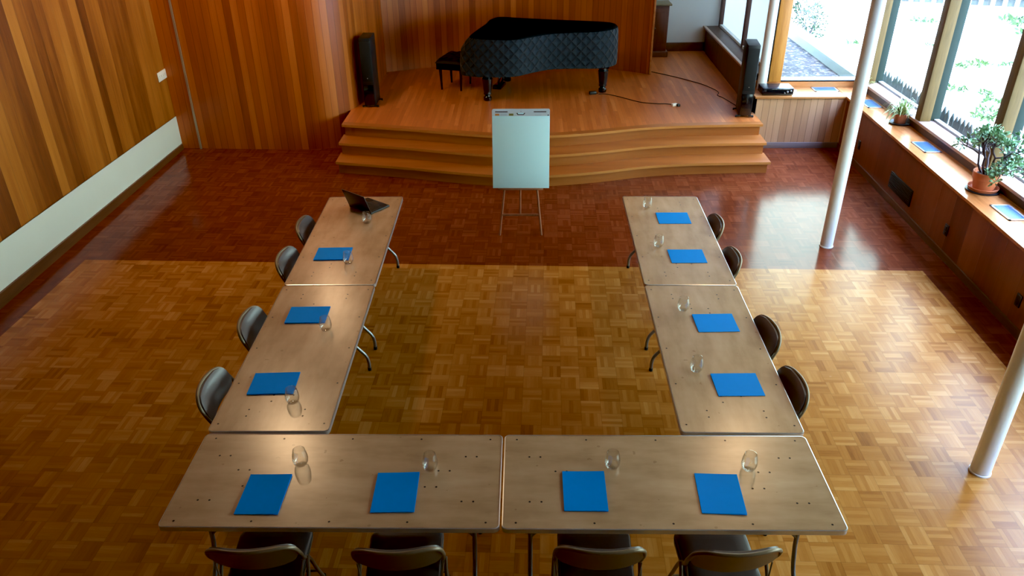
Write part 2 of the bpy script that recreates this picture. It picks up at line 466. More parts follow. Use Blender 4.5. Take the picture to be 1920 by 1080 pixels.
M['cab_wood'] = woodgrain('cabinet wood', [(0.3, lin(78, 40, 20)), (0.7, lin(112, 62, 32))], 9, 'z', 0.45)
M['cab_top'] = woodgrain('cabinet top', [(0.3, lin(104, 92, 62)), (0.7, lin(134, 120, 86))], 9, 'x', 0.5)
M['vent_blue'] = simple('vent slats', lin(96, 132, 164), 0.3, 0.5)  # blue of the reflected sky painted into the slats
M['grille'] = simple('dark green grille', lin(34, 38, 34), 0.6)
M['outlet'] = simple('dark outlet', lin(34, 26, 20), 0.5)
M['cable'] = simple('brown black cable', lin(38, 26, 24), 0.5)
M['screen'] = simple('laptop shell', lin(44, 42, 44), 0.3, 0.3)
M['keys'] = simple('black keys', lin(16, 16, 18), 0.5)

# ---------------------------------------------------------------- camera
CF, CP, CY, CR, CH = 1461.66, 0.5211, -0.0193, -0.0088, 3.903
fwd = Vector((math.sin(CY) * math.cos(CP), math.cos(CY) * math.cos(CP), -math.sin(CP)))
rt = Vector((math.cos(CY), -math.sin(CY), 0)); up = rt.cross(fwd)
r2 = rt * math.cos(CR) + up * math.sin(CR); u2 = -rt * math.sin(CR) + up * math.cos(CR)
cam = bpy.data.cameras.new('camera'); co = bpy.data.objects.new('camera', cam); C.objects.link(co)
m3 = Matrix((r2, u2, -fwd)).transposed()
co.matrix_world = Matrix.Translation((0, 0, CH)) @ m3.to_4x4()
cam.sensor_width = 36; cam.sensor_fit = 'HORIZONTAL'; cam.lens = CF / 1920 * 36
cam.clip_start = 0.05; cam.clip_end = 200
sc.camera = co

# ---------------------------------------------------------------- room shell
ZT = 5.6        # ceiling
ZS = 0.495      # stage height
mb = MB()
RX = lambda y: 4.535 + (y - 10.9) * 0.024        # bench face on the window side
LX = lambda y: -5.058 + (y - 10.9) * 0.0134
LF = [(-4.763, 7.406), (4.122, 7.161), (3.86, -2.8), (-5.03, -2.55)]
OUT = [(-5.25, 11.3), (4.9, 11.3), (4.9, -3.2), (-5.4, -3.2)]
vs = [(x, y, 0) for x, y in OUT] + [(x, y, 0) for x, y in LF]
mb.add(vs, [[0, 4, 5, 1], [1, 5, 6, 2], [2, 6, 7, 3], [3, 7, 4, 0]], 0)
mb.add(vs, [[4, 7, 6, 5]], 1)
fl = struct(mb.build('floor', [M['floor_dark'], M['floor_light']], weld=True))
mb = MB(); mb.box((0, 6.2, ZT + .1), (11.4, 19.4, .2)); struct(mb.build('ceiling', M['ceiling']))

# left wall: baseboard, white band, boards
zb0 = lambda p: 0.08 + (10.9 - p[1]) * 0.012
zb1 = lambda p: 0.485 + (10.9 - p[1]) * 0.0155
yl = [10.93, 9, 7, 5, 3, 1, -1, -3.2]
struct(wall_strip('wall_left', [(LX(y), y) for y in yl], zb1, ZT, M['wall_left']))
struct(wall_strip('trim_1', [(LX(y) + .012, y) for y in yl], zb0, zb1, M['white_band']))
mb = MB()
for y0, y1 in ((10.9, 6.0), (6.0, -3.2)):
    a0, a1 = LX(y0), LX(y1)
    mb.add([(a0, y0, 0), (a1, y1, 0), (a1, y1, zb0((0, y1))), (a0, y0, zb0((0, y0))),
            (a0 + .035, y0, 0), (a1 + .035, y1, 0), (a1 + .035, y1, zb0((0, y1))), (a0 + .035, y0, zb0((0, y0)))],
           [[4, 5, 6, 7], [7, 6, 2, 3], [0, 4, 7, 3]], 0)
struct(mb.build('baseboard_left', M['base_wood']))

# back wall: straight part, convex turn, then side wall of the stage up to the shell
bw = [(-5.06, 10.935), (-4.774, 10.93), (-3.9, 10.885), (-3.4, 10.86)]
turn = smooth_path([Vector((-3.4, 10.86, 0)), Vector((-3.0, 10.885, 0)), Vector((-2.74, 10.99, 0)), Vector((-2.53, 11.24, 0)), Vector((-2.43, 11.7, 0)), Vector((-2.365, 12.5, 0)), Vector((-2.36, 13.31, 0))], 6)
struct(wall_strip('wall_back', bw[:-1] + [(p.x, p.y) for p in turn], 0, ZT, M['wall_back']))
mb = MB(); mb.box((-4.774, 10.915, 2.8), (.026, .02, 5.6)); struct(mb.build('trim_2', M['metal_trim']))
# concave shell behind the piano
def circ(p, q, r):
    ax, ay = p; bx, by = q; cx, cy = r
    d = 2 * (ax * (by - cy) + bx * (cy - ay) + cx * (ay - by))
    ux = ((ax * ax + ay * ay) * (by - cy) + (bx * bx + by * by) * (cy - ay) + (cx * cx + cy * cy) * (ay - by)) / d
    uy = ((ax * ax + ay * ay) * (cx - bx) + (bx * bx + by * by) * (ax - cx) + (cx * cx + cy * cy) * (bx - ax)) / d
    return ux, uy, math.hypot(ax - ux, ay - uy)
ux, uy, ur = circ((-2.36, 13.31), (-1.53, 13.66), (2.06, 13.12))
a0 = math.atan2(13.31 - uy, -2.36 - ux); a1 = math.atan2(13.12 - uy, 2.06 - ux)
arc = [(ux + ur * math.cos(a0 + (a1 - a0) * k / 28), uy + ur * math.sin(a0 + (a1 - a0) * k / 28)) for k in range(29)]
struct(wall_strip('wall_stage', arc, ZS + .001, ZT, M['wall_back'], u0=3.3))
mb = MB(); mb.box((2.075, 13.13, 3.0), (.034, .09, 5.1), bev=.006); struct(mb.build('trim_3', M['shelf']))
wall_pts = [(1.2, 14.75), (2.0, 14.75), (3.62, 14.82)]
struct(wall_strip('wall_far', wall_pts, ZS - .05, ZT, M['white_wall']))
mb = MB(); mb.box((2.5, 14.75, ZS + .075), (2.3, .03, .16), bev=.006, rot=Matrix.Rotation(.04, 3, 'Z')); struct(mb.build('baseboard_far', M['base_wood']))
struct(wall_strip('wall_behind', [(-5.4, -3.2), (5.2, -3.2)], 0, ZT, M['wall_left']))
struct(wall_strip('wall_alcove', [(1.2, 14.75), (1.2, 13.6)], ZS - .05, ZT, M['white_wall']))

# window bench on the right: front panel, baseboard, shelf, riser, sill
ys = [10.9, 8, 5, 2, -1, -3.2]
struct(wall_strip('wall_right', [(RX(y), y) for y in ys], 0, .735, M['wall_right']))
def ribbon(name, xa, za, xb, zb, th, mat, y0=11.3, y1=-3.2):
    """plank following the window side between two x offsets"""
    mb = MB(); off = lambda y: (y - 10.9) * 0.024 * 0.5
    vs = []
    for y in (y0, y1):
        o = off(y)
        vs += [(xa + o, y, za), (xb + o, y, zb), (xb + o, y, zb - th), (xa + o, y, za - th)]
    mb.add(vs, [[0, 1, 5, 4], [1, 2, 6, 5], [2, 3, 7, 6], [3, 0, 4, 7], [0, 3, 2, 1], [4, 5, 6, 7]], 0)
    return struct(mb.build(name, mat))
# front edge must meet the panel, so build the shelf with its own slant
mb = MB()
vs = []
for y in (11.36, -3.2):
    vs += [(RX(y) - .025, y, .752), (4.87, y, .752), (4.87, y, .722), (RX(y) - .025, y, .722)]
mb.add(vs, [[0, 1, 5, 4], [1, 2, 6, 5], [2, 3, 7, 6], [3, 0, 4, 7], [0, 3, 2, 1], [4, 5, 6, 7]], 0)
struct(mb.build('trim_4', M['shelf']))
mb = MB(); mb.box((4.855, 4.1, .81), (.03, 14.6, .12)); struct(mb.build('trim_5', M['riser_dark']))
mb = MB(); mb.box((RX(8) - .012, 8, .04), (.02, 5.8, .08), rot=Matrix.Rotation(-.024, 3, 'Z')); mb.box((RX(1) - .012, 1, .04), (.02, 8.4, .08), rot=Matrix.Rotation(-.024, 3, 'Z')); struct(mb.build('baseboard_right', M['base_wood']))
# bench between stage and window wall
struct(wall_strip('wall_front', [(3.272, 10.915), (4.56, 10.905)], 0, .735, M['wall_panel']))
mb = MB(); mb.box((3.875, 11.14, .737), (1.27, .5, .03), bev=.004); struct(mb.build('trim_6', M['shelf_x']))
mb = MB(); mb.box((3.93, 10.895, .04), (1.3, .025, .085), bev=.004); struct(mb.build('baseboard_front', M['base_grey']))
mb = MB(); mb.box((4.1, 11.385, .80), (1.55, .03, .1)); struct(mb.build('trim_7', M['shelf_x']))

# windows of the right side
posts = [11.2, 9.46, 7.83, 6.2, 4.57, 2.94, 1.31]
WT = 3.0
for k in range(len(posts) - 1):
    ya, yb = posts[k], posts[k + 1]
    w = thing('window_%d' % (k + 1), None, None, (4.95, ya, .87)); w['kind'] = 'structure'
    L = ya - yb
    mb = MB(); mb.box((-.045, 0, (WT - .87) / 2), (.13, .14, WT - .87), bev=.006); mb.build('post', M['post'], w)
    mb = MB(); mb.box((.075, 0, (WT - .87) / 2), (.11, .1, WT - .87), bev=.004)
    mb.box((.1, -L / 2, WT - .87), (.06, L, .1)); mb.build('outer_frame', M['frame_grey'], w)
    mb = MB(); mb.box((.1, -L / 2, .012), (.06, L - .1, .03)); mb.build('outer_sill', M['sill_pale'], w)
    mb = MB(); mb.box((-.03, -L / 2, -.015), (.2, L, .035), bev=.005); mb.build('sill', M['sill'], w)
    mb = MB(); mb.add([(.1, -.05, .05), (.1, -L + .05, .05), (.1, -L + .05, WT - .9), (.1, -.05, WT - .9)], [[0, 1, 2, 3]]); mb.build('pane', M['pane'], w)
struct(wall_strip('wall_header', [(5.0, 11.3), (5.0, -3.2)], WT, ZT, M['wall_back']))
struct(wall_strip('wall_below_window', [(5.04, 11.4), (5.04, -3.2)], -.4, .86, M['base_grey']))
struct(wall_strip('wall_right_near', [(5.0, 1.31), (5.0, -3.2)], .8, ZT, M['wall_back']))
# window behind the bench
w = thing('window_7', None, None, (3.6, 11.42, .85)); w['kind'] = 'structure'
mb = MB(); mb.box((0, -.04, 1.9), (.17, .18, 3.8), bev=.008); mb.build('post', M['post_orange'], w)
mb = MB(); mb.box((-.105, -.02, 1.9), (.035, .16, 3.8)); mb.build('post_edge', M['navy'], w)
mb = MB(); mb.box((.7, .04, -.005), (1.4, .18, .03), bev=.004); mb.build('sill', M['sill_pale'], w)
mb = MB(); mb.add([(.09, .1, .01), (1.36, .1, .01), (1.36, .1, 3.7), (.09, .1, 3.7)], [[0, 1, 2, 3]]); mb.build('pane', M['pane'], w)
struct(wall_strip('wall_header.001', [(3.5, 11.45), (5.0, 11.45)], WT, ZT, M['wall_back']))
struct(wall_strip('wall_below_window.001', [(3.5, 11.5), (5.04, 11.5)], -.4, .84, M['base_grey']))
# windows beside the stage: bench and pale panes
struct(wall_strip('wall_bay', [(3.25, 11.0), (3.31, 14.85)], ZS + .001, .92, M['cab_wood']))
mb = MB(); mb.box((3.43, 13.2, .92), (.34, 3.5, .03), bev=.004); mb.box((3.28, 13.2, .925), (.05, 3.5, .032), bev=.004, mi=1); struct(mb.build('trim_8', [M['riser_dark'], M['sill']]))
w = thing('window_8', None, None, (3.56, 13.2, .94)); w['kind'] = 'structure'
mb = MB()
for dy in (1.55, -.14, -1.62): mb.box((0, dy, 1.9), (.07, .085, 3.8), bev=.004)
mb.build('frame', M['frame_dark'], w)
mb = MB(); mb.box((.0, -.03, .02), (.06, 3.2, .04)); mb.build('sill', M['white_paint'], w)
mb = MB(); mb.add([(.03, 1.6, .02), (.03, -1.75, .02), (.03, -1.75, 3.8), (.03, 1.6, 3.8)], [[0, 1, 2, 3]]); mb.build('shade', M['frosted'], w)

struct(wall_strip('wall_outer', [(-5.5, -3.3), (-5.5, 15.4), (3.64, 15.4), (3.64, 14.8)], -.3, ZT, M['base_grey']))  # unseen shell strips, added to stop sky light leaking through wall gaps
struct(wall_strip('wall_outer.001', [(3.64, 15.4), (3.64, 11.5)], -.3, .93, M['base_grey']))
# round white posts carrying the roof
for k, (x, y, z0, lab) in enumerate(((3.319, 7.737, 0, 'round white steel pole standing on dark parquet near the far right table'),
                                     (3.223, 4.193, 0, 'round white steel pole on pale parquet nearest the near right table corner'),
                                     (3.42, 11.295, .753, 'round white pole rising from the bench beside the stage speaker'))):
    mb = MB(); mb.lathe([(.066, 0), (.066, ZT - z0)], n=28)
    if k < 2: mb.lathe([(.072, 0), (.072, .012), (.066, .014)], n=28)
    o = mb.build('support_pole', M['white_paint']); o.location = (x, y, z0)
    tag(o, lab, 'pole', 'white roof poles')

# ---------------------------------------------------------------- stage
NOSE = smooth_path([Vector(p) for p in ((-2.555, 10.50, 0), (-2.1, 10.405, 0), (-1.488, 10.272, 0), (-.95, 10.13, 0), (-.439, 10.02, 0), (0, 9.985, 0), (.4, 10.015, 0), (.95, 10.13, 0), (1.563, 10.31, 0), (2.1, 10.40, 0), (2.7, 10.44, 0), (3.27, 10.46, 0))], 5)
st = thing('stage', 'low wooden stage with a wavy front edge and three steps, under the piano', 'stage', (0, 0, 0))
def tread(z, dy, th=.034):
    fr = [(p.x, p.y - dy) for p in NOSE]
    back = 10.96 if dy else None
    mb = MB()
    n = len(fr)
    bk = [(x, y + .36) for x, y in fr]
    vs = [(x, y, z) for x, y in fr] + [(x, y, z) for x, y in bk] + [(x, y, z - th) for x, y in fr] + [(x, y, z - th) for x, y in bk]
    mb.add(vs, [[i, i + 1, n + i + 1, n + i] for i in range(n - 1)], 0)
    mb.add(vs, [[2 * n + i, 2 * n + i + 1, i + 1, i] for i in range(n - 1)], 1, True)
    mb.add(vs, [[2 * n + i + 1, 2 * n + i, 3 * n + i, 3 * n + i + 1] for i in range(n - 1)], 0)
    mb.add(vs, [[0, n, 3 * n, 2 * n], [n - 1, 3 * n - 1, 4 * n - 1, 2 * n - 1]], 0)
    return mb
def riser(z0, z1, dy):
    mb = MB(); u = 0
    pts = [(p.x + (.03 if p.x < 0 else -.03) * (1 if abs(p.x) > 2.4 else 0), p.y - dy + .035) for p in NOSE]
    pts = [(pts[0][0], min(11.12, pts[0][1] + .75))] + pts + [(pts[-1][0], 10.895)]
    for k in range(len(pts) - 1):
        a, b = pts[k], pts[k + 1]; L = math.hypot(b[0] - a[0], b[1] - a[1])
        mb.add([(a[0], a[1], z0), (b[0], b[1], z0), (b[0], b[1], z1), (a[0], a[1], z1)], [[0, 1, 2, 3]], 0, True, uvs=[[(u, z0), (u + L, z0), (u + L, z1), (u, z1)]])
        u += L
    return mb
M['nose'] = simple('rounded step nosing', lin(186, 122, 60), 0.35)
for k in range(3):
    dy = .29 * (2 - k); z = .165 * (k + 1)
    riser(z - .165, z - .02, dy).build('riser', M['step'], st)
    if k < 2: tread(z, dy).build('tread', [M['step'], M['nose']], st)
# deck outline
mb = MB()
fr = [(p.x, p.y) for p in NOSE]
n = len(fr)
ey = [(max(-2.6, x), 15.0) for x, y in fr]
vs = [(x, y, ZS) for x, y in fr] + [(x, y + .12, ZS) for x, y in fr] + [(x, y, ZS - .034) for x, y in fr]
mb.add(vs, [[i, i + 1, n + i + 1, n + i] for i in range(n - 1)], 1)
mb.add(vs, [[2 * n + i, 2 * n + i + 1, i + 1, i] for i in range(n - 1)], 2, True)
tl = [(p.x + .001, p.y) for p in turn if p.y > 11.1]
dk = [(x, y + .12) for x, y in fr] + [(3.27, 11.0), (3.245, 11.02), (3.30, 14.76), (1.21, 14.74), (-2.34, 14.74)] + tl[::-1] + [(-2.55, 11.15)]
mb.add([(x, y, ZS) for x, y in dk], [list(range(len(dk)))], 0)
mb.build('deck', [M['deck'], M['step'], M['nose']], st)

# ---------------------------------------------------------------- fittings on walls and bench
mb = MB(); mb.box((0, 0, 0), (.012, .265, .125), bev=.004)
for dy in (-.085, -.028, .028, .085): mb.box((.009, dy, 0), (.008, .014, .03))
o = mb.build('switch_plate', M['white_plastic']); o.location = (LX(10.8) + .008, 10.8, 1.107); tag(o, 'white four-gang switch plate on the left wooden wall near the corner', 'light switch')
VL = ['blue-grey louvred air vent in the bench top beside the black receiver', 'blue-grey louvred air vent between the white pole and the spiky plant on the window shelf',
      'blue-grey louvred air vent on the window shelf between the spiky plant and the terracotta pot', 'blue-grey louvred air vent on the window shelf on the near side of the terracotta pot']
for k, (x, y, sx, sy, lab) in enumerate(((4.32, 11.245, .345, .22, VL[0]), (4.70, 10.53, .2, .37, VL[1]), (4.69, 8.8, .2, .365, VL[2]), (4.665, 6.95, .19, .36, VL[3]))):
    t = thing('air_vent', lab, 'vent', (x, y, .753), 0, 'shelf air vents')
    mb = MB()
    for (cx, cy, wx, wy) in ((0, sy / 2 - .01, sx, .02), (0, -sy / 2 + .01, sx, .02), (sx / 2 - .01, 0, .02, sy), (-sx / 2 + .01, 0, .02, sy)): mb.box((cx, cy, .004), (wx, wy, .008))
    mb.build('frame', M['alu'], t)
    mb = MB(); mb.box((0, 0, .001), (sx - .03, sy - .03, .002))
    nn = 12
    for q in range(nn):
        if k == 0: mb.box((0, -sy / 2 + .02 + (sy - .04) * (q + .5) / nn, .004), (sx - .04, .008, .003))
        else: mb.box((-sx / 2 + .02 + (sx - .04) * (q + .5) / nn, 0, .004), (.008, sy - .04, .003))
    mb.build('louvre', M['vent_blue'], t)
t = thing('wall_grille', 'dark slotted return air grille low on the window bench panel', 'grille', (RX(8.73) - .006, 8.73, .265), -.024)
mb = MB(); mb.box((0, 0, 0), (.012, .64, .2), bev=.003)
mb.build('frame', M['grille'], t)
mb = MB()
for q in range(9): mb.box((-.009, 0, -.08 + .02 * q), (.006, .6, .006))
mb.build('louvre', M['outlet'], t)
for x, y, lab in ((RX(7.516), 7.516, 'dark wall outlet on the bench panel below the terracotta pot'), (RX(6.06), 6.06, 'dark wall outlet on the bench panel at the right edge of the view'), (RX(10.17), 10.17, 'dark wall outlet on the bench panel just behind the far white pole')):
    mb = MB(); mb.box((0, 0, 0), (.01, .075, .12), bev=.003); mb.box((-.006, 0, .028), (.006, .035, .03), bev=.002); mb.box((-.006, 0, -.028), (.006, .035, .03), bev=.002)
    o = mb.build('wall_outlet', M['outlet']); o.location = (x - .006, y, .30); tag(o, lab, 'outlet', 'bench outlets')

# ---------------------------------------------------------------- folding tables
L, W, TZ = 1.829, .756, .745
LEGI = .155
def leg_path(sy):
    pts = [(0, sy * .14, .715), (0, sy * .145, .42), (0, sy * .16, .34), (0, sy * .188, .25), (0, sy * .262, .155), (0, sy * .283, .095), (0, sy * .286, .02)]
    return smooth_path(pts, 4)
def make_table():
    t = thing('folding_table', 'x', 'table', (0, 0, 0), 0, 'plywood folding tables in a U')
    out = rrect(L - .008, W - .008, .028)
    mb = MB(); mb.prism(out, TZ - .022, TZ - .0008)
    sc_pts = []
    for q in range(5):
        x = -L / 2 + .075 + (L - .15) * q / 4
        sc_pts += [(x, W / 2 - .045), (x, -W / 2 + .045)]
    for s in (-1, 1):
        for (ix, iy) in ((.15, .18), (.215, .18), (.15, -.18), (.215, -.18), (.30, .06), (.365, .06), (.365, -.07), (.43, -.07)):
            sc_pts.append((s * (L / 2 - ix), iy))
    for (x, y) in sc_pts:
        mb.add([(x + .0065 * math.cos(a * PI / 4), y + .0065 * math.sin(a * PI / 4), TZ + .0002) for a in range(8)], [list(range(8))], 1)
    mb.build('tabletop', [M['plywood'], M['screw']], t)
    oi, oo = rrect(L - .012, W - .012, .026), rrect(L, W, .032)
    n = len(oi); mb = MB()
    vs = [(x, y, TZ + .0005) for x, y in oi] + [(x, y, TZ - .001) for x, y in oo] + [(x, y, TZ - .03) for x, y in oo] + [(x, y, TZ - .03) for x, y in oi]
    mb.add(vs, [[r * n + i, r * n + (i + 1) % n, (r + 1) * n + (i + 1) % n, (r + 1) * n + i] for r in range(3) for i in range(n)], 0, True)
    mb.build('edge_band', M['alu'], t)
    for s in (-1, 1):
        x = s * (L / 2 - LEGI)
        for sy in (-1, 1):
            mb = MB(); mb.tube([(x, p.y, p.z) for p in leg_path(sy)], .0135, 0, 10); mb.lathe([(.016, 0), (.016, .028)], (x, sy * .286, 0), 12, 1)
            mb.build('leg', [M['steel'], M['rubber']], t)
            mb = MB(); mb.tube([(x, sy * .146, .44), (x - s * .13, sy * .14, .58), (x - s * .27, sy * .12, .715)], .0095, 0, 8); mb.build('brace', M['steel'], t)
        mb = MB(); mb.tube([(x, -.145, .44), (x, .145, .44)], .011, 0, 8); mb.build('crossbar', M['steel'], t)
        mb = MB(); mb.tube([(x, -.14, .712), (x, .14, .712)], .012, 0, 8); mb.build('top_bar', M['steel'], t)
    return t
T0 = make_table()
X0, Y0 = -.1316, 2.9387
def colpt(bx, by, a, u, w):
    return (bx + math.cos(a) * u - math.sin(a) * w, by + math.sin(a) * u + math.cos(a) * w)
LB, RB = (-1.9677, 3.712, .0104), (.9584, 3.7219, -.009)
tspots = [((X0 - L / 2 - .003, Y0 + W / 2), 0, 'plywood folding table on the left of the near row, two folders on it'),
          ((X0 + L / 2 + .008, Y0 + W / 2), 0, 'plywood folding table on the right of the near row, two folders on it'),
          (colpt(*LB, W / 2, L / 2), PI / 2 + LB[2], 'plywood folding table of the left arm, touching the near row'),
          (colpt(*LB, W / 2, L * 1.5 + .005), PI / 2 + LB[2], 'plywood folding table at the far end of the left arm, under the laptop'),
          (colpt(*RB, W / 2, L / 2), PI / 2 + RB[2], 'plywood folding table of the right arm, touching the near row'),
          (colpt(*RB, W / 2, L * 1.5 + .005), PI / 2 + RB[2], 'plywood folding table at the far end of the right arm, nearest the steps')]
for k, (p, a, lab) in enumerate(tspots):
    o = T0 if k == 0 else copy_tree(T0)
    o.location = (p[0], p[1], 0); o.rotation_euler = (0, 0, a); o['label'] = lab

# ---------------------------------------------------------------- folding chairs
def back_panel(mb, w, z0, z1, y0, y1, curve, t, mi, rtop=.07, rbot=.05, bulge=.0, belly=0.0):
    """curved backrest panel: y0 at the bottom, y1 at the top, ends swept forward"""
    nu, nv = 20, 12
    def hw(v):
        z = z0 + (z1 - z0) * v
        d = 0.0
        if z > z1 - rtop: q = (z - (z1 - rtop)) / rtop; d = rtop * (1 - math.sqrt(max(0, 1 - q * q)))
        if z < z0 + rbot: q = ((z0 + rbot) - z) / rbot; d = rbot * (1 - math.sqrt(max(0, 1 - q * q)))
        return w / 2 - d
    def fn(side):
        def f(a, v):
            i = 2 * a - 1
            x = i * hw(v)
            y = y0 + (y1 - y0) * v + curve * (x / (w / 2)) ** 2
            edge = (1 - abs(i) ** 5) * (1 - abs(2 * v - 1) ** 5)
            y += (t / 2 + bulge * edge) if side > 0 else -(t / 2)
            z = z0 + (z1 - z0) * v - belly * (1 - i * i) * (1 - v)
            return (x, y, z)
        return f
    F = [fn(1)(i / nu, j / nv) for j in range(nv + 1) for i in range(nu + 1)]
    B = [fn(-1)(i / nu, j / nv) for j in range(nv + 1) for i in range(nu + 1)]
    wd = nu + 1; N = len(F)
    fs = [[j * wd + i, (j + 1) * wd + i, (j + 1) * wd + i + 1, j * wd + i + 1] for j in range(nv) for i in range(nu)]
    fb = [[N + j * wd + i, N + j * wd + i + 1, N + (j + 1) * wd + i + 1, N + (j + 1) * wd + i] for j in range(nv) for i in range(nu)]
    ring = [i for i in range(wd)] + [j * wd + nu for j in range(1, nv + 1)] + [nv * wd + i for i in range(nu - 1, -1, -1)] + [j * wd for j in range(nv - 1, 0, -1)]
    fr_ = [[ring[k], ring[(k + 1) % len(ring)], N + ring[(k + 1) % len(ring)], N + ring[k]] for k in range(len(ring))]
    mb.add(F + B, fs + fb + fr_, mi, True)
    return mb
def make_chair():
    t = thing('folding_chair', 'x', 'chair', (0, 0, 0), 0, 'brown folding chairs')
    # seat cushion with rounded front corners
    def seat_out(s=1.0):
        o = []
        for (x, y) in [(-.19, -.2), (.19, -.2), (.205, -.05), (.2, .12)]: pass
        pts = rrect(.405, .41, .055, 6, 0, .0)
        return [(x * s * (1 - .03 * (y < 0)), y * s) for x, y in pts]
    mb = MB()
    o1 = seat_out(1.0); n = len(o1)
    layers = [(1.0, .415), (1.015, .425), (1.015, .437), (.985, .449), (.90, .456), (.6, .459)]
    vs = []
    for s, z in layers: vs += [(x * s, y * s, z) for x, y in o1]
    mb.add(vs, [[r * n + i, r * n + (i + 1) % n, (r + 1) * n + (i + 1) % n, (r + 1) * n + i] for r in range(len(layers) - 1) for i in range(n)], 0, True)
    mb.add(vs, [[(len(layers) - 1) * n + i for i in range(n)]], 0, True)
    mb.add(vs, [list(range(n))[::-1]], 0)
    mb.build('seat', M['vinyl'], t)
    mb = MB(); mb.prism(rrect(.415, .42, .06, 6), .402, .417); mb.build('seat_pan', M['bronze'], t)
    mb = MB(); mb.tube([(x * 1.018, y * 1.018, .431) for x, y in o1], .004, 0, 6, closed=True); mb.build('piping', M['piping'], t)
    mb = MB(); back_panel(mb, .45, .615, .797, -.212, -.272, .045, .012, 0, .08, .08, .016, .006); mb.build('backrest', M['vinyl'], t)
    mb = MB(); back_panel(mb, .455, .608, .787, -.226, -.283, .045, .006, 0, .08, .08, 0, .008); mb.build('back_shell', M['bronze'], t)
    # one bent tube: front foot, up past the seat, round the top of the back, down again
    half = [(.212, .205, .015), (.214, .10, .21), (.217, -.01, .43), (.224, -.125, .56), (.231, -.16, .62), (.232, -.195, .68), (.220, -.232, .752), (.17, -.26, .786), (.09, -.284, .795), (0, -.293, .796)]
    P = half + [(-x, y, z) for x, y, z in half[-2::-1]]
    mb = MB(); mb.tube(smooth_path(P, 5), .0115, 0, 10)
    for s in (-1, 1): mb.lathe([(.015, 0), (.015, .03)], (s * .212, .206, 0), 10, 1)
    mb.build('frame', [M['bronze'], M['rubber']], t)
    for s in (-1, 1):
        mb = MB(); mb.tube(smooth_path([(s * .232, -.075, .52), (s * .236, -.13, .43), (s * .246, -.235, .18), (s * .252, -.31, .015)], 4), .0105, 0, 10)
        mb.lathe([(.014, 0), (.014, .03)], (s * .252, -.311, 0), 10, 1)
        mb.build('rear_leg', [M['bronze'], M['rubber']], t)
    mb = MB(); mb.tube([(-.214, .12, .17), (.214, .12, .17)], .008, 0, 8); mb.build('stretcher', M['bronze'], t)
    mb = MB(); mb.tube([(-.246, -.235, .18), (.246, -.235, .18)], .008, 0, 8); mb.build('stretcher', M['bronze'], t)
    for s in (-1, 1):
        mb = MB(); mb.tube([(s * .205, -.2, .42), (s * .229, -.16, .585)], .005, 0, 6); mb.build('hinge_bar', M['bronze'], t)
    return t
CH0 = make_chair()
cs = [(-1.85, 6.65, -PI / 2 + .03, 'brown folding chair at the left arm, behind the laptop'),
      (-1.85, 5.98, -PI / 2 - .02, 'brown folding chair at the left arm, second from the stage'),
      (-1.85, 4.96, -PI / 2 + .02, 'brown folding chair at the left arm, third from the stage'),
      (-1.857, 4.15, -PI / 2 + .03, 'brown folding chair at the left arm, fourth and closest to the near row'),
      (1.555, 6.68, PI / 2 - .02, 'brown folding chair at the right arm, closest to the stage'),
      (1.552, 5.985, PI / 2 - .02, 'brown folding chair at the right arm, second from the stage'),
      (1.55, 4.82, PI / 2 + .05, 'brown folding chair at the right arm, third from the stage'),
      (1.545, 4.165, PI / 2 + .03, 'brown folding chair at the right arm, fourth and closest to the near row'),
      (-1.425, 3.015, .06, 'brown folding chair turned slightly, at the left end of the near row'),
      (-.668, 3.015, .05, 'brown folding chair at the near row, second from its left end'),
      (.392, 3.028, -.02, 'brown folding chair at the near row, second from its right end'),
      (1.07, 3.02, .06, 'brown folding chair at the right end of the near row, back tilted up at right')]
for k, (x, y, a, lab) in enumerate(cs):
    o = CH0 if k == 0 else copy_tree(CH0)
    o.location = (x, y, 0); o.rotation_euler = (0, 0, a); o['label'] = lab
    o['group'] = 'brown folding chairs'

# ---------------------------------------------------------------- folders
def make_folder():
    t = thing('folder', 'x', 'folder', (0, 0, 0), 0, 'blue pocket folders')
    w, h = .24, .305
    mb = MB()
    mb.prism([(-w / 2, -h / 2), (w / 2, -h / 2), (w / 2, h / 2), (-w / 2, h / 2)], 0, .0012)
    mb.build('back_cover', M['blue'], t)
    def top(dz0, dz1, x0, x1, y0, y1, mi):
        m_ = MB()
        n = 6
        for k in range(n):
            a, b = k / n, (k + 1) / n
            xa, xb = x0 + (x1 - x0) * a, x0 + (x1 - x0) * b
            za, zb = dz0 + (dz1 - dz0) * a ** 2, dz0 + (dz1 - dz0) * b ** 2
            m_.add([(xa, y0, za), (xb, y0, zb), (xb, y1, zb), (xa, y1, za), (xa, y0, za + .0012), (xb, y0, zb + .0012), (xb, y1, zb + .0012), (xa, y1, za + .0012)],
                   [[0, 3, 2, 1], [4, 5, 6, 7], [0, 1, 5, 4], [2, 3, 7, 6], [1, 2, 6, 5], [3, 0, 4, 7]], 0)
        return m_
    top(.0012, .0035, -w / 2 + .001, w / 2 - .012, -h / 2 + .006, h / 2 - .01, 0).build('papers', M['blue_in'], t)
    top(.0026, .007, -w / 2, w / 2, -h / 2, h / 2, 0).build('front_cover', M['blue'], t)
    return t
F0 = make_folder()
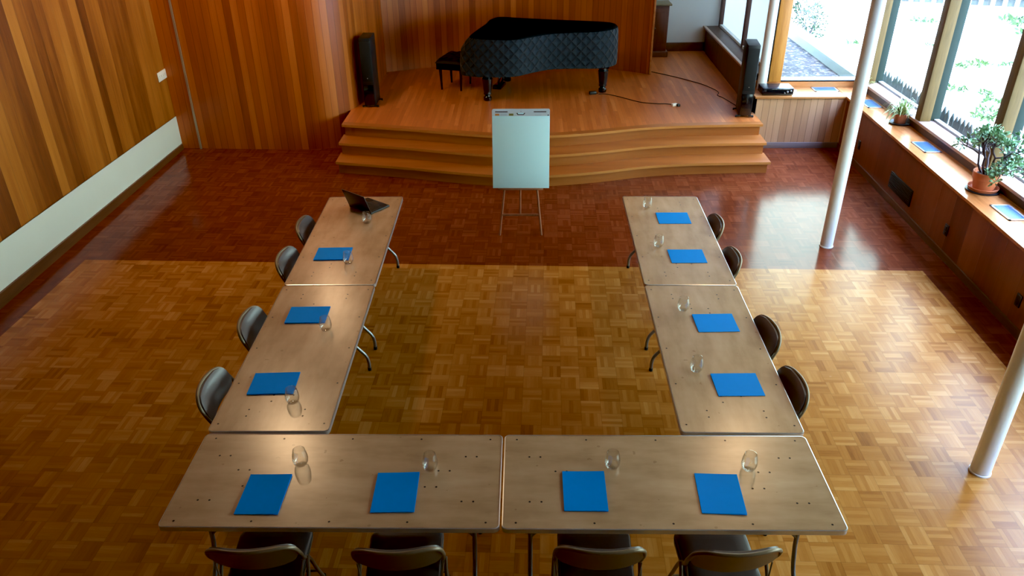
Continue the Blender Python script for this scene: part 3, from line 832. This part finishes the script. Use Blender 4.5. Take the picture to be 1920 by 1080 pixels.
fs_ = [(-1.694, 6.10, -PI / 2 + .03, 'blue folder on the left arm closest to the laptop, glass at its corner'),
       (-1.672, 5.078, -PI / 2 + .03, 'blue folder on the left arm, just nearer than the table seam'),
       (-1.688, 4.205, -PI / 2 + .05, 'blue folder on the left arm, closest to the near row'),
       (1.422, 6.842, PI / 2, 'blue folder on the right arm, closest to the stage'),
       (1.412, 6.052, PI / 2 + .01, 'blue folder on the right arm, second from the stage'),
       (1.431, 4.970, PI / 2 + .03, 'blue folder on the right arm, just nearer than the table seam'),
       (1.414, 4.204, PI / 2 + .02, 'blue folder on the right arm, closest to the near row'),
       (-1.458, 3.183, -.0, 'blue folder standing upright to the viewer at the left end of the near row'),
       (-.723, 3.203, .02, 'blue folder on the near row, second from its left end'),
       (.334, 3.220, -.005, 'blue folder on the near row, second from its left end of the right table'),
       (1.083, 3.204, -.05, 'blue folder turned slightly, at the right end of the near row')]
fs_[7] = fs_[7][:3] + ('blue folder at the left end of the near row',)
fs_[9] = fs_[9][:3] + ('blue folder on the near row, just right of the table seam',)
fs_[8] = fs_[8][:3] + ('blue folder on the near row, just left of the table seam',)
for k, (x, y, a, lab) in enumerate(fs_):
    o = F0 if k == 0 else copy_tree(F0)
    o.location = (x, y, TZ + .001); o.rotation_euler = (0, 0, a); o['label'] = lab

# ---------------------------------------------------------------- stemless glasses
mb = MB()
prof = [(.0, .0005), (.024, .0), (.034, .006), (.042, .022), (.0455, .042), (.044, .066), (.039, .092), (.0345, .112), (.033, .1125), (.0322, .112), (.0367, .092), (.0417, .066), (.043, .043), (.0395, .024), (.031, .012), (.018, .0085), (0, .008)]
mb.lathe(prof, n=28)
G0 = mb.build('drinking_glass', M['glass'])
gs_ = [(-1.508, 6.745, 'empty stemless glass beside the black laptop'),
       (-1.524, 5.925, 'empty stemless glass on the left arm, second from the stage, before a folder corner'),
       (-1.484, 4.87, 'empty stemless glass on the left arm, third from the stage'),
       (-1.507, 4.005, 'empty stemless glass by the folder on the left arm closest to the near row'),
       (-1.309, 3.425, 'empty stemless glass at the left end of the near row'),
       (-.547, 3.392, 'empty stemless glass on the near row just left of the table seam'),
       (.506, 3.414, 'empty stemless glass on the near row just right of the table seam'),
       (1.29, 3.404, 'empty stemless glass at the right end of the near row'),
       (1.207, 7.105, 'empty stemless glass on the right arm, closest to the stage'),
       (1.192, 6.25, 'empty stemless glass on the right arm, second from the stage'),
       (1.219, 5.158, 'empty stemless glass on the right arm, just nearer than the table seam'),
       (1.171, 4.365, 'empty stemless glass on the right arm, closest to the near row')]
for k, (x, y, lab) in enumerate(gs_):
    o = G0 if k == 0 else copy_tree(G0)
    o.location = (x, y, TZ + .0008); tag(o, lab, 'glass', 'stemless glasses on the tables')

# ---------------------------------------------------------------- laptop
A = Vector((-1.754, 7.125, TZ)); hdir = Vector((.793, -.609, 0)); ddir = Vector((.609, .793, 0))
t = thing('laptop', 'open black laptop seen from behind its screen on the left arm', 'laptop', (A.x, A.y, TZ + .001), math.atan2(hdir.y, hdir.x))
mb = MB(); mb.box((.158, .125, .009), (.317, .25, .016), bev=.004); mb.build('base', M['screen'], t)
mb = MB()
for r in range(5):
    for c_ in range(12): mb.box((.03 + c_ * .0232, .06 + r * .024, .0185), (.019, .019, .003))
mb.box((.158, .205, .0178), (.09, .055, .0016)); mb.build('keyboard', M['keys'], t)
th = math.radians(70)
mb = MB(); R_ = Matrix.Rotation(PI / 2 + (PI / 2 - th), 3, 'X')
cy, cz = -.2 / 2 * math.cos(th), .2 / 2 * math.sin(th)
Rs = Matrix.Rotation(PI / 2 - th, 3, 'X')
mb.box((.158, cy + .004, cz + .016), (.317, .008, .215), bev=.003, rot=Rs)
mb.build('screen_lid', M['screen'], t)
mb = MB(); mb.tube([(.02, .005, .016), (.297, .005, .016)], .007, 0, 8); mb.build('hinge', M['black'], t)

# ---------------------------------------------------------------- easel with flip chart
t = thing('easel', 'slim wooden three-legged easel standing in the middle before the steps', 'easel', (-.05, 8.2, 0))
bx, by = .05, -8.2
for (x0, x1) in ((-.289, -.14), (.185, .05)):
    mb = MB(); mb.tube([(x0 + bx, 8.008 + by, 0), (x1 + bx, 8.255 + by, 1.375)], [.012, .011], 0, 6); mb.build('front_leg', M['easel_wood'], t)
mb = MB(); mb.tube([(-.06 + bx, 8.56 + by, 0), (-.05 + bx, 8.275 + by, 1.375)], .012, 0, 6); mb.build('rear_leg', M['easel_wood'], t)
mb = MB(); mb.box((-.0, -.152, .236), (.43, .014, .022)); mb.build('crossbar', M['easel_wood'], t)
mb = MB(); mb.box((-.0, .055, 1.345), (.26, .03, .05), bev=.004); mb.build('crown_block', M['easel_wood'], t)
mb = MB(); mb.box((-.0, -.115, .535), (.5, .035, .018), bev=.003); mb.build('ledge', M['easel_wood'], t)
pw, ph = .622, .87
lean = math.atan2(.14, .86)
t = thing('flip_chart_pad', 'blank white flip chart pad with printed header, standing on the easel', 'flip chart', (-.046, 8.068, .548))
t.rotation_euler = (-lean, 0, 0)
mb = MB()
for q in range(3): mb.box((0, .004 - q * .004, ph / 2 - .02), (pw, .003, ph - .05 - q * .0), bev=.001)
mb.build('sheets', M['paper'], t)
mb = MB()
hd = [(-pw / 2, ph - .075), (pw / 2, ph - .075)] + [(pw / 2 - .02 + .02 * math.cos(a * PI / 8), ph - .02 + .02 * math.sin(a * PI / 8)) for a in range(5)] + [(-pw / 2 + .02 - .02 * math.sin(a * PI / 8), ph - .02 + .02 * math.cos(a * PI / 8)) for a in range(5)]
n = len(hd)
mb.add([(x, -.009, z) for x, z in hd] + [(x, .008, z) for x, z in hd], [list(range(n)), [n + i for i in range(n)][::-1]] + [[i, n + i, n + (i + 1) % n, (i + 1) % n] for i in range(n)], 0)
hp = mb.build('header', M['paper_head'], t)
def dec(name, cx, cz, w, h, mat, y=-.0102):
    m_ = MB(); m_.box((cx, y, cz), (w, .0016, h)); return m_.build(name, mat, hp)
dec('slot', -.21, ph - .03, .135, .011, M['slot']); dec('slot', .205, ph - .03, .135, .011, M['slot'])
m_ = MB(); m_.add([(-.05, -.011, ph - .042), (.048, -.011, ph - .042), (.03, -.011, ph - .064), (-.035, -.011, ph - .064)], [[0, 3, 2, 1]]); m_.build('handle_slot', M['slot'], hp)
m_ = MB(); m_.add([(-.036, -.0118, ph - .042), (.034, -.0118, ph - .042), (.026, -.0118, ph - .055), (-.028, -.0118, ph - .055)], [[0, 3, 2, 1]]); m_.build('handle_gap', M['paper'], hp)
dec('logo', -.255, ph - .06, .045, .02, M['orange']); dec('emblem', -.105, ph - .06, .048, .022, M['olive'])
for q in range(2): dec('print_line', -.185, ph - .055 - .011 * q, .07, .004, M['grey_print'])
dec('print_line', .185, ph - .066, .07, .004, M['grey_print']); dec('dot', .293, ph - .066, .014, .01, M['screw']); dec('dot', 0, ph - .026, .006, .006, M['screw'])

# ---------------------------------------------------------------- piano
THP = math.radians(-14)
t = thing('grand_piano', 'grand piano under a dark quilted cover on the stage', 'piano', (-.521, 12.986, ZS), THP)
# local: x along the strings, -y towards the treble side
base_o = [(-.12, -.02), (.5, -.02), (1.1, -.03), (1.78, -.02), (1.98, -.08), (2.06, -.26), (2.0, -.48), (1.82, -.68), (1.45, -.84), (1.16, -1.0), (.95, -1.25), (.80, -1.44), (.62, -1.53), (.3, -1.55), (.02, -1.5), (-.1, -1.40), (-.14, -1.1), (-.14, -.5)]
ring0 = [(p.x, p.y) for p in smooth_path([Vector((x, y, 0)) for x, y in base_o], 6, closed=True)]
def shr(x, y, f, g):
    """inset towards the middle; g pulls the keyboard end in"""
    cx, cy = .95, -.75
    nx, ny = cx + (x - cx) * f, cy + (y - cy) * f
    if x < .25: nx += g * (1 - max(0, (x + .15)) / .4)
    return nx, ny
lay = [(1.0, 0, .415), (1.004, 0, .45), (1.006, .0, .60), (1.003, .02, .76), (.998, .10, .88), (.99, .16, .945), (.97, .19, .968), (.93, .21, .977)]
mb = MB(); n = len(ring0)
cum = [0]
for i in range(n):
    a, b = ring0[i], ring0[(i + 1) % n]; cum.append(cum[-1] + math.hypot(b[0] - a[0], b[1] - a[1]))
rows = []
for f, g, z in lay:
    rows.append([(*shr(x, y, f, g), z + (.02 * math.sin(cum[i] * 2.1) if z < .43 else 0)) for i, (x, y) in enumerate(ring0)])
vs = [p for r in rows for p in r]
fsx, uvx, mix = [], [], []
for r in range(len(lay) - 1):
    for i in range(n):
        j = (i + 1) % n
        fsx.append([r * n + i, r * n + j, (r + 1) * n + j, (r + 1) * n + i])
        uvx.append([(cum[i], lay[r][2]), (cum[i + 1], lay[r][2]), (cum[i + 1], lay[r + 1][2]), (cum[i], lay[r + 1][2])])
k0 = (len(lay) - 3) * n
mb.add(vs, fsx[:k0], 0, True, uvs=uvx[:k0]); 
mb2 = MB(); mb2.add(vs, fsx[k0:] + [[(len(lay) - 1) * n + i for i in range(n)]], 1, True)
b0 = len(mb.v)
mb.f += [[i for i in f] for f in mb2.f]; mb.m += mb2.m; mb.s += mb2.s; mb.uv += mb2.uv
mb.build('quilted_cover', [M['quilt'], M['cover_top']], t, autosmooth=False)
mb = MB(); mb.prism([(shr(x, y, .965, .03)) for x, y in ring0[::2]], .44, .6); mb.build('case', M['black_gloss'], t)
legp = [(.045, 0), (.05, .012), (.05, .05), (.036, .065), (.034, .08), (.05, .1), (.046, .13), (.05, .15), (.062, .3), (.064, .33), (.052, .345), (.07, .365), (.07, .385), (.052, .4), (.078, .42), (.078, .47)]
for (x, y) in ((.28, -1.31), (.28, -.17), (1.89, -.46)):
    mb = MB(); mb.lathe([(r * 1.25, z) for r, z in legp], (x, y, 0), 20); mb.build('leg', M['black_gloss'], t)
mb = MB()
mb.tube(smooth_path([(.36, -.62, .45), (.36, -.66, .3), (.34, -.64, .16), (.32, -.74, .1), (.32, -.84, .16), (.36, -.82, .3), (.36, -.86, .45)], 5), .018, 0, 8)
mb.box((.3, -.74, .075), (.14, .3, .05), bev=.01); mb.build('pedal_lyre', M['black_gloss'], t)
for q in range(3):
    mb = MB(); mb.box((.19, -.82 + .08 * q, .06), (.12, .03, .01), bev=.003); mb.build('pedal', M['alu'], t)

# piano bench
t = thing('piano_bench', 'black tufted leather piano bench at the keyboard end of the piano', 'bench', (-1.10, 12.40, ZS + .003), math.radians(-16))
def seatf(a, b):
    x = (a - .5) * .44; y = (b - .5) * .64
    ed = (1 - abs(2 * a - 1) ** 6) * (1 - abs(2 * b - 1) ** 6)
    tuft = .5 + .5 * math.cos(a * 2 * PI * 3) * math.cos(b * 2 * PI * 4)
    return (x, y, .43 + .06 * ed ** .5 + .022 * tuft * ed)
mb = MB(); mb.grid(seatf, 30, 40)
mb.prism(rrect(.42, .62, .02), .335, .432, 0); mb.build('cushion', M['black_leather'], t)
for sx in (-1, 1):
    for sy in (-1, 1):
        mb = MB(); mb.tube([(sx * .16, sy * .215, 0), (sx * .165, sy * .22, .15), (sx * .17, sy * .225, .34)], [.016, .02, .026], 0, 8); mb.build('leg', M['black_gloss'], t)

# ---------------------------------------------------------------- speakers, receiver, cabinet
def speaker(lab, x, y, rz, w=.165, d=.40, h=.985):
    t = thing('tower_speaker', lab, 'speaker', (x, y, ZS), rz, 'black tower speakers')
    mb = MB(); mb.box((0, d / 2, h / 2 + .02), (w, d, h - .02), bev=.006); mb.build('cabinet', M['black'], t)
    mb = MB(); mb.box((0, -.008, h * .68), (w - .012, .018, h * .58), bev=.006); mb.build('grille', M['black_fabric'], t)
    mb = MB(); mb.box((0, -.003, h * .19), (w - .02, .008, h * .3), bev=.003); mb.build('lower_panel', M['black_gloss'], t)
    mb = MB(); mb.lathe([(0, 0), (.006, 0), (.006, .002), (0, .002)], (0, 0, 0), 10, 0, Matrix.Translation((0, -.018, h * .44)) @ Matrix.Rotation(PI / 2, 4, 'X')); mb.build('badge', M['alu'], t)
    for sx in (-1, 1):
        for yy in (.03, d - .03):
            mb = MB(); mb.box((sx * (w / 2 + .005), yy, .02), (.07, .04, .014), bev=.004); mb.lathe([(.012, 0), (.012, .015)], (sx * (w / 2 + .03), yy, 0), 10); mb.build('foot', M['black'], t)
    return t
speaker('black tower speaker against the wooden wall, left of the piano', -2.285, 11.29, 0)
speaker('black tower speaker at the edge of the stage beside the receiver', 3.085, 10.755, -.12)
t = thing('stereo_receiver', 'dark stereo receiver with silver knobs on the bench beside a tower speaker', 'receiver', (3.56, 11.075, .753), 0)
mb = MB(); mb.box((0, 0, .055), (.43, .26, .095), bev=.004); mb.build('case', M['navy'], t)
mb = MB(); mb.box((0, -.132, .055), (.42, .008, .085), bev=.002); mb.box((-.06, -.137, .065), (.2, .004, .03)); mb.build('face_panel', M['black_gloss'], t)
for x, z, r in ((.13, .055, .013), (.175, .066, .013), (.09, .04, .008)):
    mb = MB(); mb.lathe([(r, 0), (r, .014), (r * .8, .018)], (0, 0, 0), 14, 0, Matrix.Translation((x, -.136, z)) @ Matrix.Rotation(PI / 2, 4, 'X')); mb.build('knob', M['alu'], t)
for sx in (-1, 1):
    for sy in (-1, 1):
        mb = MB(); mb.lathe([(.015, 0), (.015, .009)], (sx * .17, sy * .09, 0), 10); mb.build('foot', M['rubber'], t)
mb = MB(); mb.tube(smooth_path([(3.77, 11.22, .757), (3.82, 11.2, .757), (3.86, 11.17, .757), (3.9, 11.2, .757), (3.87, 11.25, .757), (3.8, 11.27, .757)], 5), .004, 0, 6)
tag(mb.build('signal_cord', M['white_plastic']), 'thin white cord curled on the bench at the side of the receiver', 'cord')

t = thing('side_cabinet', 'tall dark wooden cabinet with a moulded top, behind the end of the curved wall', 'cabinet', (2.27, 14.5, ZS))
mb = MB(); mb.box((0, 0, .48), (.52, .32, .82), bev=.005); mb.build('body', M['cab_wood'], t)
mb = MB(); mb.box((0, 0, .895), (.6, .4, .03), bev=.008); mb.build('top', M['cab_top'], t)
mb = MB(); mb.box((0, -.02, .05), (.58, .37, .1), bev=.01); mb.build('plinth', M['cab_wood'], t)
for s in (-1, 1):
    mb = MB(); mb.box((s * .13, -.166, .5), (.23, .014, .66), bev=.004); mb.box((s * .13, -.176, .5), (.15, .01, .54), bev=.008); d_ = mb.build('door', M['cab_wood'], t)
    mb = MB(); mb.lathe([(.01, 0), (.014, .012), (.009, .02)], (0, 0, 0), 10, 0, Matrix.Translation((s * .03, -.175, .5)) @ Matrix.Rotation(PI / 2, 4, 'X')); mb.build('knob', M['bronze'], d_)

# cables on the stage
mb = MB(); mb.tube(smooth_path([(1.13, 11.93, ZS + .008), (1.24, 11.93, ZS + .008), (1.424, 11.79, ZS + .008), (1.712, 11.5, ZS + .008), (1.938, 11.42, ZS + .008), (2.08, 11.41, ZS + .008), (2.17, 11.36, ZS + .012)], 6), .006, 0, 6)
tag(mb.build('extension_lead', M['cable']), 'dark power cord running from the piano tail leg across the stage', 'cord')
t = thing('power_plug', 'white and black power plug lying loose on the stage floor', 'plug', (2.19, 11.31, ZS), .4)
mb = MB(); mb.box((0, 0, .022), (.08, .05, .04), bev=.008); mb.build('body', M['white_plastic'], t)
mb = MB(); mb.box((.045, -.03, .02), (.05, .06, .036), bev=.008); mb.build('adapter', M['black'], t)
t = thing('power_adapter', 'small black adapter block on the stage beside the piano tail leg', 'adapter', (1.04, 11.94, ZS), .2)
mb = MB(); mb.box((0, 0, .025), (.11, .06, .048), bev=.008); mb.build('body', M['black'], t)
mb = MB(); mb.tube([(.05, 0, .02), (.08, -.01, .012)], .007, 0, 6); mb.build('strain_relief', M['rubber'], t)
mb = MB(); mb.tube(smooth_path([(2.13, 13.26, ZS + .006), (2.428, 12.97, ZS + .006), (2.785, 12.54, ZS + .006), (2.95, 12.2, ZS + .006), (2.99, 12.0, ZS + .006), (2.94, 11.85, ZS + .006), (3.0, 11.7, ZS + .006), (3.1, 11.3, ZS + .006)], 6), .006, 0, 6)
tag(mb.build('speaker_wire', M['cable']), 'thin dark wire crossing the stage from the curved wall end to the tower speaker', 'cord')

# ---------------------------------------------------------------- plants
def leaf_at(mb, p, d, nrm, ln, wd, th=.004, mi=0):
    d = d.normalized(); s = d.cross(nrm).normalized(); nn = s.cross(d).normalized()
    prof = [(0, .12), (.3, .8), (.65, 1.0), (1.0, .25)]
    vs = []
    for (q, w) in prof:
        c = p + d * ln * q + nn * (.12 * ln * math.sin(q * PI))
        vs += [c - s * wd * w / 2, c + nn * th, c + s * wd * w / 2]
    fs = []
    for k in range(3):
        a = 3 * k
        fs += [[a, a + 1, a + 4, a + 3], [a + 1, a + 2, a + 5, a + 4]]
    mb.add(vs, fs, mi, True)
def rv(): return Vector((random.uniform(-1, 1), random.uniform(-1, 1), random.uniform(-1, 1))).normalized()

t = thing('jade_plant', 'bushy jade plant in a terracotta pot and saucer on the window shelf', 'potted plant', (4.69, 7.51, .753))
mb = MB(); mb.lathe([(.145, 0), (.16, .006), (.16, .012), (.14, .014)], n=28); mb.build('mat', M['black'], t)
mb = MB(); mb.lathe([(.115, .012), (.135, .014), (.145, .04), (.148, .046), (.142, .047), (.13, .022), (.0, .02)], n=28); mb.build('saucer', M['terracotta'], t)
mb = MB(); mb.lathe([(.09, .022), (.098, .024), (.118, .13), (.128, .135), (.132, .2), (.128, .205), (.12, .203), (.114, .17), (0, .165)], n=32); mb.build('pot', M['terracotta'], t)
mb = MB(); mb.lathe([(.113, .168), (.06, .178), (0, .18)], n=20); mb.build('soil', M['soil'], t)
br = MB(); lf = MB(); random.seed(21)
XMAX = .30
def clampx(p):
    if p.x > XMAX: p.x = XMAX - random.random() * .04
    return p
def branch(p, d, ln, r, depth):
    pts = [p.copy()]; q = p.copy(); dd = d.copy()
    for k in range(4):
        dd = (dd + rv() * .28 + Vector((0, 0, .10))).normalized(); q = clampx(q + dd * ln / 4); pts.append(q.copy())
    br.tube(pts, [r, r * .93, r * .86, r * .8, r * .72], 0, 7)
    if depth == 0:
        for k in range(15):
            b = pts[random.choice((2, 3, 4, 4))]; v = (rv() + dd * .5 + Vector((0, 0, .25))).normalized()
            pp = clampx(b + v * random.uniform(.0, .045)); leaf_at(lf, pp, v if pp.x < XMAX - .04 else Vector((-.3, v.y, v.z)), rv(), random.uniform(.032, .052), random.uniform(.02, .03))
        return
    for k in range(random.choice((2, 3)) if depth > 1 else 3):
        v = (dd * .75 + rv() * .8 + Vector((-.05, 0, .1))).normalized(); branch(q, v, ln * random.uniform(.62, .85), r * .68, depth - 1)
for a, tilt in ((2.3, .7), (3.6, .62), (1.2, .7), (-1.3, .75), (4.2, .25), (-.8, .55)):
    d = Vector((math.cos(a) * .5 - .12, math.sin(a), 0)) * math.sin(tilt) + Vector((0, 0, math.cos(tilt)))
    branch(Vector((.05 * math.cos(a), .05 * math.sin(a), .17)), d.normalized(), .21, .013, 2)
for a in (-1.9, -2.6, -.9):   # low shoots drooping over the rim
    d = Vector((math.cos(a) * .6 + .2, math.sin(a), .25)).normalized(); branch(Vector((.06, -.05, .18)), d, .14, .008, 1)
for a in range(7):
    v = Vector((math.cos(a * .9 + 3), math.sin(a * .9 + 3), 1.2)).normalized(); leaf_at(lf, Vector((-.02, -.04, .175)), v, rv(), .09, .04)
br.build('branches', M['bark'], t); lf.build('foliage', M['jade'], t, autosmooth=False)

def strappy(lab, loc, sc_, mat, potmat, n, name):
    t = thing(name, lab, 'potted plant', loc)
    mb = MB(); mb.lathe([(.085 * sc_, 0), (.115 * sc_, .006), (.12 * sc_, .018), (.112 * sc_, .018), (.1 * sc_, .01), (0, .009)], n=26); mb.build('saucer', M['black'], t)
    mb = MB(); mb.lathe([(.058 * sc_, .01), (.066 * sc_, .014), (.08 * sc_, .115 * sc_), (.082 * sc_, .125 * sc_), (.074 * sc_, .125 * sc_), (.07 * sc_, .105 * sc_), (0, .1 * sc_)], n=26); mb.build('pot', potmat, t)
    lf = MB()
    for k in range(n):
        a = k * 2.399 + random.uniform(-.2, .2); reach = random.uniform(.08, .24) * sc_; hgt = random.uniform(.06, .22) * sc_ * (1.25 - reach * 2)
        wd = random.uniform(.009, .014) * sc_; dirv = Vector((math.cos(a), math.sin(a), 0)); sd = Vector((-math.sin(a), math.cos(a), 0))
        droop = random.uniform(.0, .2) * sc_ * (reach / .24)
        pts = []
        for q in range(8):
            s_ = q / 7
            p = Vector((0, 0, .1 * sc_)) + dirv * (.015 + reach * s_) + Vector((0, 0, hgt * math.sin(s_ * PI * .62) * 1.1 - droop * s_ ** 3))
            if p.x > .2: p.x = .2
            w_ = wd * (1 - s_ ** 2.5) + .001
            pts += [p - sd * w_, p + Vector((0, 0, -.003)), p + sd * w_]
        fs = []
        for q in range(7):
            b = 3 * q; fs += [[b, b + 1, b + 4, b + 3], [b + 1, b + 2, b + 5, b + 4]]
        lf.add(pts, fs, 0, True)
    lf.build('foliage', mat, t, autosmooth=False)
    return t
random.seed(5)
strappy('spiky strap-leaved plant in a reddish pot and dark saucer on the window shelf', (4.745, 9.69, .753), 1.05, M['spider'], M['redpot'], 80, 'spider_plant')
strappy('small pale yellow-green plant mostly hidden behind the far white pole', (4.82, 11.1, .753), .62, M['palegreen'], M['black'], 26, 'small_plant')

# ---------------------------------------------------------------- outdoors
mb = MB()
nx_, ny_ = 24, 30
def gz(x, y): return -.09 + .02 * math.sin(x * 1.3) * math.cos(y * .9)
mb.grid(lambda a, b: (-9 + a * 44, -14 + b * 56, gz(-9 + a * 44, -14 + b * 56)), nx_, ny_)
struct(mb.build('ground', M['ground']))
mb = MB(); mb.add([(3.55, 11.52, .6), (5.04, 11.52, .6), (5.04, 18.5, .6), (3.55, 18.5, .6)], [[0, 1, 2, 3]]); o = mb.build('mulch_bed', M['mulch']); tag(o, 'bed of dark wood mulch outside the window behind the bench', 'mulch', kind='stuff')
mb = MB(); mb.box((5.16, 14.9, .36), (.26, 7.2, .78), bev=.01); o = mb.build('retaining_curb', M['concrete']); tag(o, 'pale concrete curb edging the dark mulch bed outside', 'curb')
# near picket fence: pickets copied one by one
random.seed(3)
t = thing('picket_fence', 'low weathered grey-green picket fence just outside the right windows', 'fence', (5.6, 9.0, -.02))
mb = MB(); wv = .046
mb.add([(-.009, -wv, 0), (-.009, wv, 0), (-.009, wv, .70), (-.009, 0, .79), (-.009, -wv, .70), (.009, -wv, 0), (.009, wv, 0), (.009, wv, .70), (.009, 0, .79), (.009, -wv, .70)],
       [[0, 1, 2, 3, 4][::-1], [5, 6, 7, 8, 9], [0, 5, 6, 1][::-1], [1, 6, 7, 2][::-1], [2, 7, 8, 3][::-1], [3, 8, 9, 4][::-1], [4, 9, 5, 0][::-1]], 0)
p0 = mb.build('picket', M['picket'], t)
npk = 66
for k in range(npk):
    o = p0 if k == 0 else p0.copy()
    if k: C.objects.link(o)
    y = 3.35 - k * .103
    if k in (2, 4, 14, 22, 23, 37): y -= .03
    o.location = (0, y, random.uniform(-.025, .02)); o.rotation_euler = (random.uniform(-.02, .02), 0, 0); o.parent = t
for z in (.2, .55):
    mb = MB(); mb.box((.025, .05, z), (.03, 6.7, .05)); mb.build('rail', M['picket'], t)
# far fence on the far edge of the yard
t = thing('garden_fence', 'white picket fence with shaded planting behind, across the far yard', 'fence', (10.4, 22.35, 0), math.radians(-20))
mb = MB()
for k in range(46): mb.box((-5.0 + k * .28, 0, .62), (.1, .03, 1.2))
mb.build('pickets', M['picket_white'], t)
mb = MB(); mb.box((1.3, .04, .3), (13, .03, .08)); mb.box((1.3, .04, 1.0), (13, .03, .08)); mb.build('rail', M['picket_white'], t)
mb = MB(); mb.box((1.3, .25, .7), (13, .2, 1.4), bev=.05); mb.build('backing_hedge', M['fence_dark'], t)  # dark box filling the gaps between the pickets
# leafy shrub beside the curb
random.seed(11)
t = thing('garden_shrub', 'grey-green leafy shrub growing beyond the concrete curb', 'shrub', (5.85, 16.9, 0))
mb = MB()
for k in range(1100):
    v = rv(); r_ = random.random() ** .4
    p = Vector((v.x * .38 * r_, v.y * .5 * r_, .55 + v.z * .5 * r_)); leaf_at(mb, p, (v + rv() * .6).normalized(), rv(), random.uniform(.04, .07), random.uniform(.022, .036))
mb.build('foliage', M['bush'], t, autosmooth=False)
mb = MB()
for a in (0, 1.3, 2.6, 4.0, 5.2): mb.tube([(.03 * math.cos(a), .03 * math.sin(a), 0), (.12 * math.cos(a), .14 * math.sin(a), .35), (.24 * math.cos(a), .3 * math.sin(a), .8)], [.014, .01, .005], 0, 6)
mb.build('stem', M['bark'], t)
# weeds in the bare yard
mb = MB()
for k in range(46):
    v = Vector((random.uniform(-1, 1), random.uniform(-1, 1), random.uniform(.15, 1))).normalized()
    leaf_at(mb, Vector((random.uniform(-.16, .16), random.uniform(-.16, .16), random.uniform(0, .05))), v, rv(), random.uniform(.06, .12), random.uniform(.025, .045))
W0 = mb.build('weed_clump', M['weed'], autosmooth=False)
ws = [(9.845, 20.08, 1.3), (9.1, 15.92, 1.1), (9.62, 15.75, 1.1), (8.7, 15.8, .9), (7.836, 14.18, 1.0), (8.25, 13.95, .8), (8.085, 13.45, 1.0), (7.46, 12.44, 1.2), (7.3, 17.9, .8), (12.0, 19.83, 2.2), (11.6, 18.6, 1.8), (7.77, 12.87, .9), (6.9, 11.6, .9), (6.7, 13.2, .7), (8.6, 13.2, .8), (8.9, 17.6, .6)]
for k, (x, y, s) in enumerate(ws):
    o = W0 if k == 0 else W0.copy()
    if k: C.objects.link(o)
    o.location = (x, y, gz(x, y)); o.scale = (s, s, s); o.rotation_euler = (0, 0, k * 1.7)
    tag(o, 'small green weed clump growing in the pale sunlit yard outside', 'weed', 'weeds in the yard')

# ---------------------------------------------------------------- light
wd = bpy.data.worlds.new('sky'); sc.world = wd; wd.use_nodes = True
bg = wd.node_tree.nodes['Background']; bg.inputs[1].default_value = 22.0
wt = wd.node_tree
tc = wt.nodes.new('ShaderNodeTexCoord'); sx = wt.nodes.new('ShaderNodeSeparateXYZ'); rp = wt.nodes.new('ShaderNodeValToRGB')
wt.links.new(tc.outputs['Generated'], sx.inputs[0]); wt.links.new(sx.outputs[2], rp.inputs[0]); wt.links.new(rp.outputs[0], bg.inputs[0])
rp.color_ramp.elements[0].position = .48; rp.color_ramp.elements[0].color = (.31, .43, .42, 1)
rp.color_ramp.elements[1].position = .75; rp.color_ramp.elements[1].color = (.57, .86, 1.7, 1)
def add_light(name, typ, loc, energy, color, size=.3, tgt=None, size_y=None):
    l = bpy.data.lights.new(name, typ); l.energy = energy; l.color = color
    if typ == 'AREA':
        l.shape = 'DISK' if size_y is None else 'RECTANGLE'; l.size = size
        if size_y: l.size_y = size_y
    o = bpy.data.objects.new(name, l); C.objects.link(o); o.location = loc
    if tgt is not None: o.rotation_euler = (Vector(tgt) - Vector(loc)).to_track_quat('-Z', 'Y').to_euler()
    return o
s = add_light('sun', 'SUN', (0, 0, 20), 9.0, (1, .98, .97)); s.data.angle = .01
sd = Vector((.16, 1.0, -1.15)).normalized(); s.rotation_euler = sd.to_track_quat('-Z', 'Y').to_euler()
for (x, y, z, e) in ((-3.3, 8.4, 4.95, 46), (-2.98, 10.4, 3.85, 20), (2.9, 8.2, 4.95, 34)):
    add_light('ceiling_lamp', 'AREA', (x, y, z), e, (1, .66, .36), .30, (x, y, 0))

sc.view_settings.view_transform = 'Standard'
sc.view_settings.look = 'None'
sc.view_settings.exposure = 0.45
sc.view_settings.use_curve_mapping = True
cmap = sc.view_settings.curve_mapping
cmap.black_level = (.0045, .0045, .0045); cmap.update()
sc.cycles.max_bounces = 8; sc.cycles.diffuse_bounces = 4; sc.cycles.glossy_bounces = 4; sc.cycles.transparent_max_bounces = 16
sc.cycles.sample_clamp_indirect = 6.0
sc.cycles.use_denoising = True
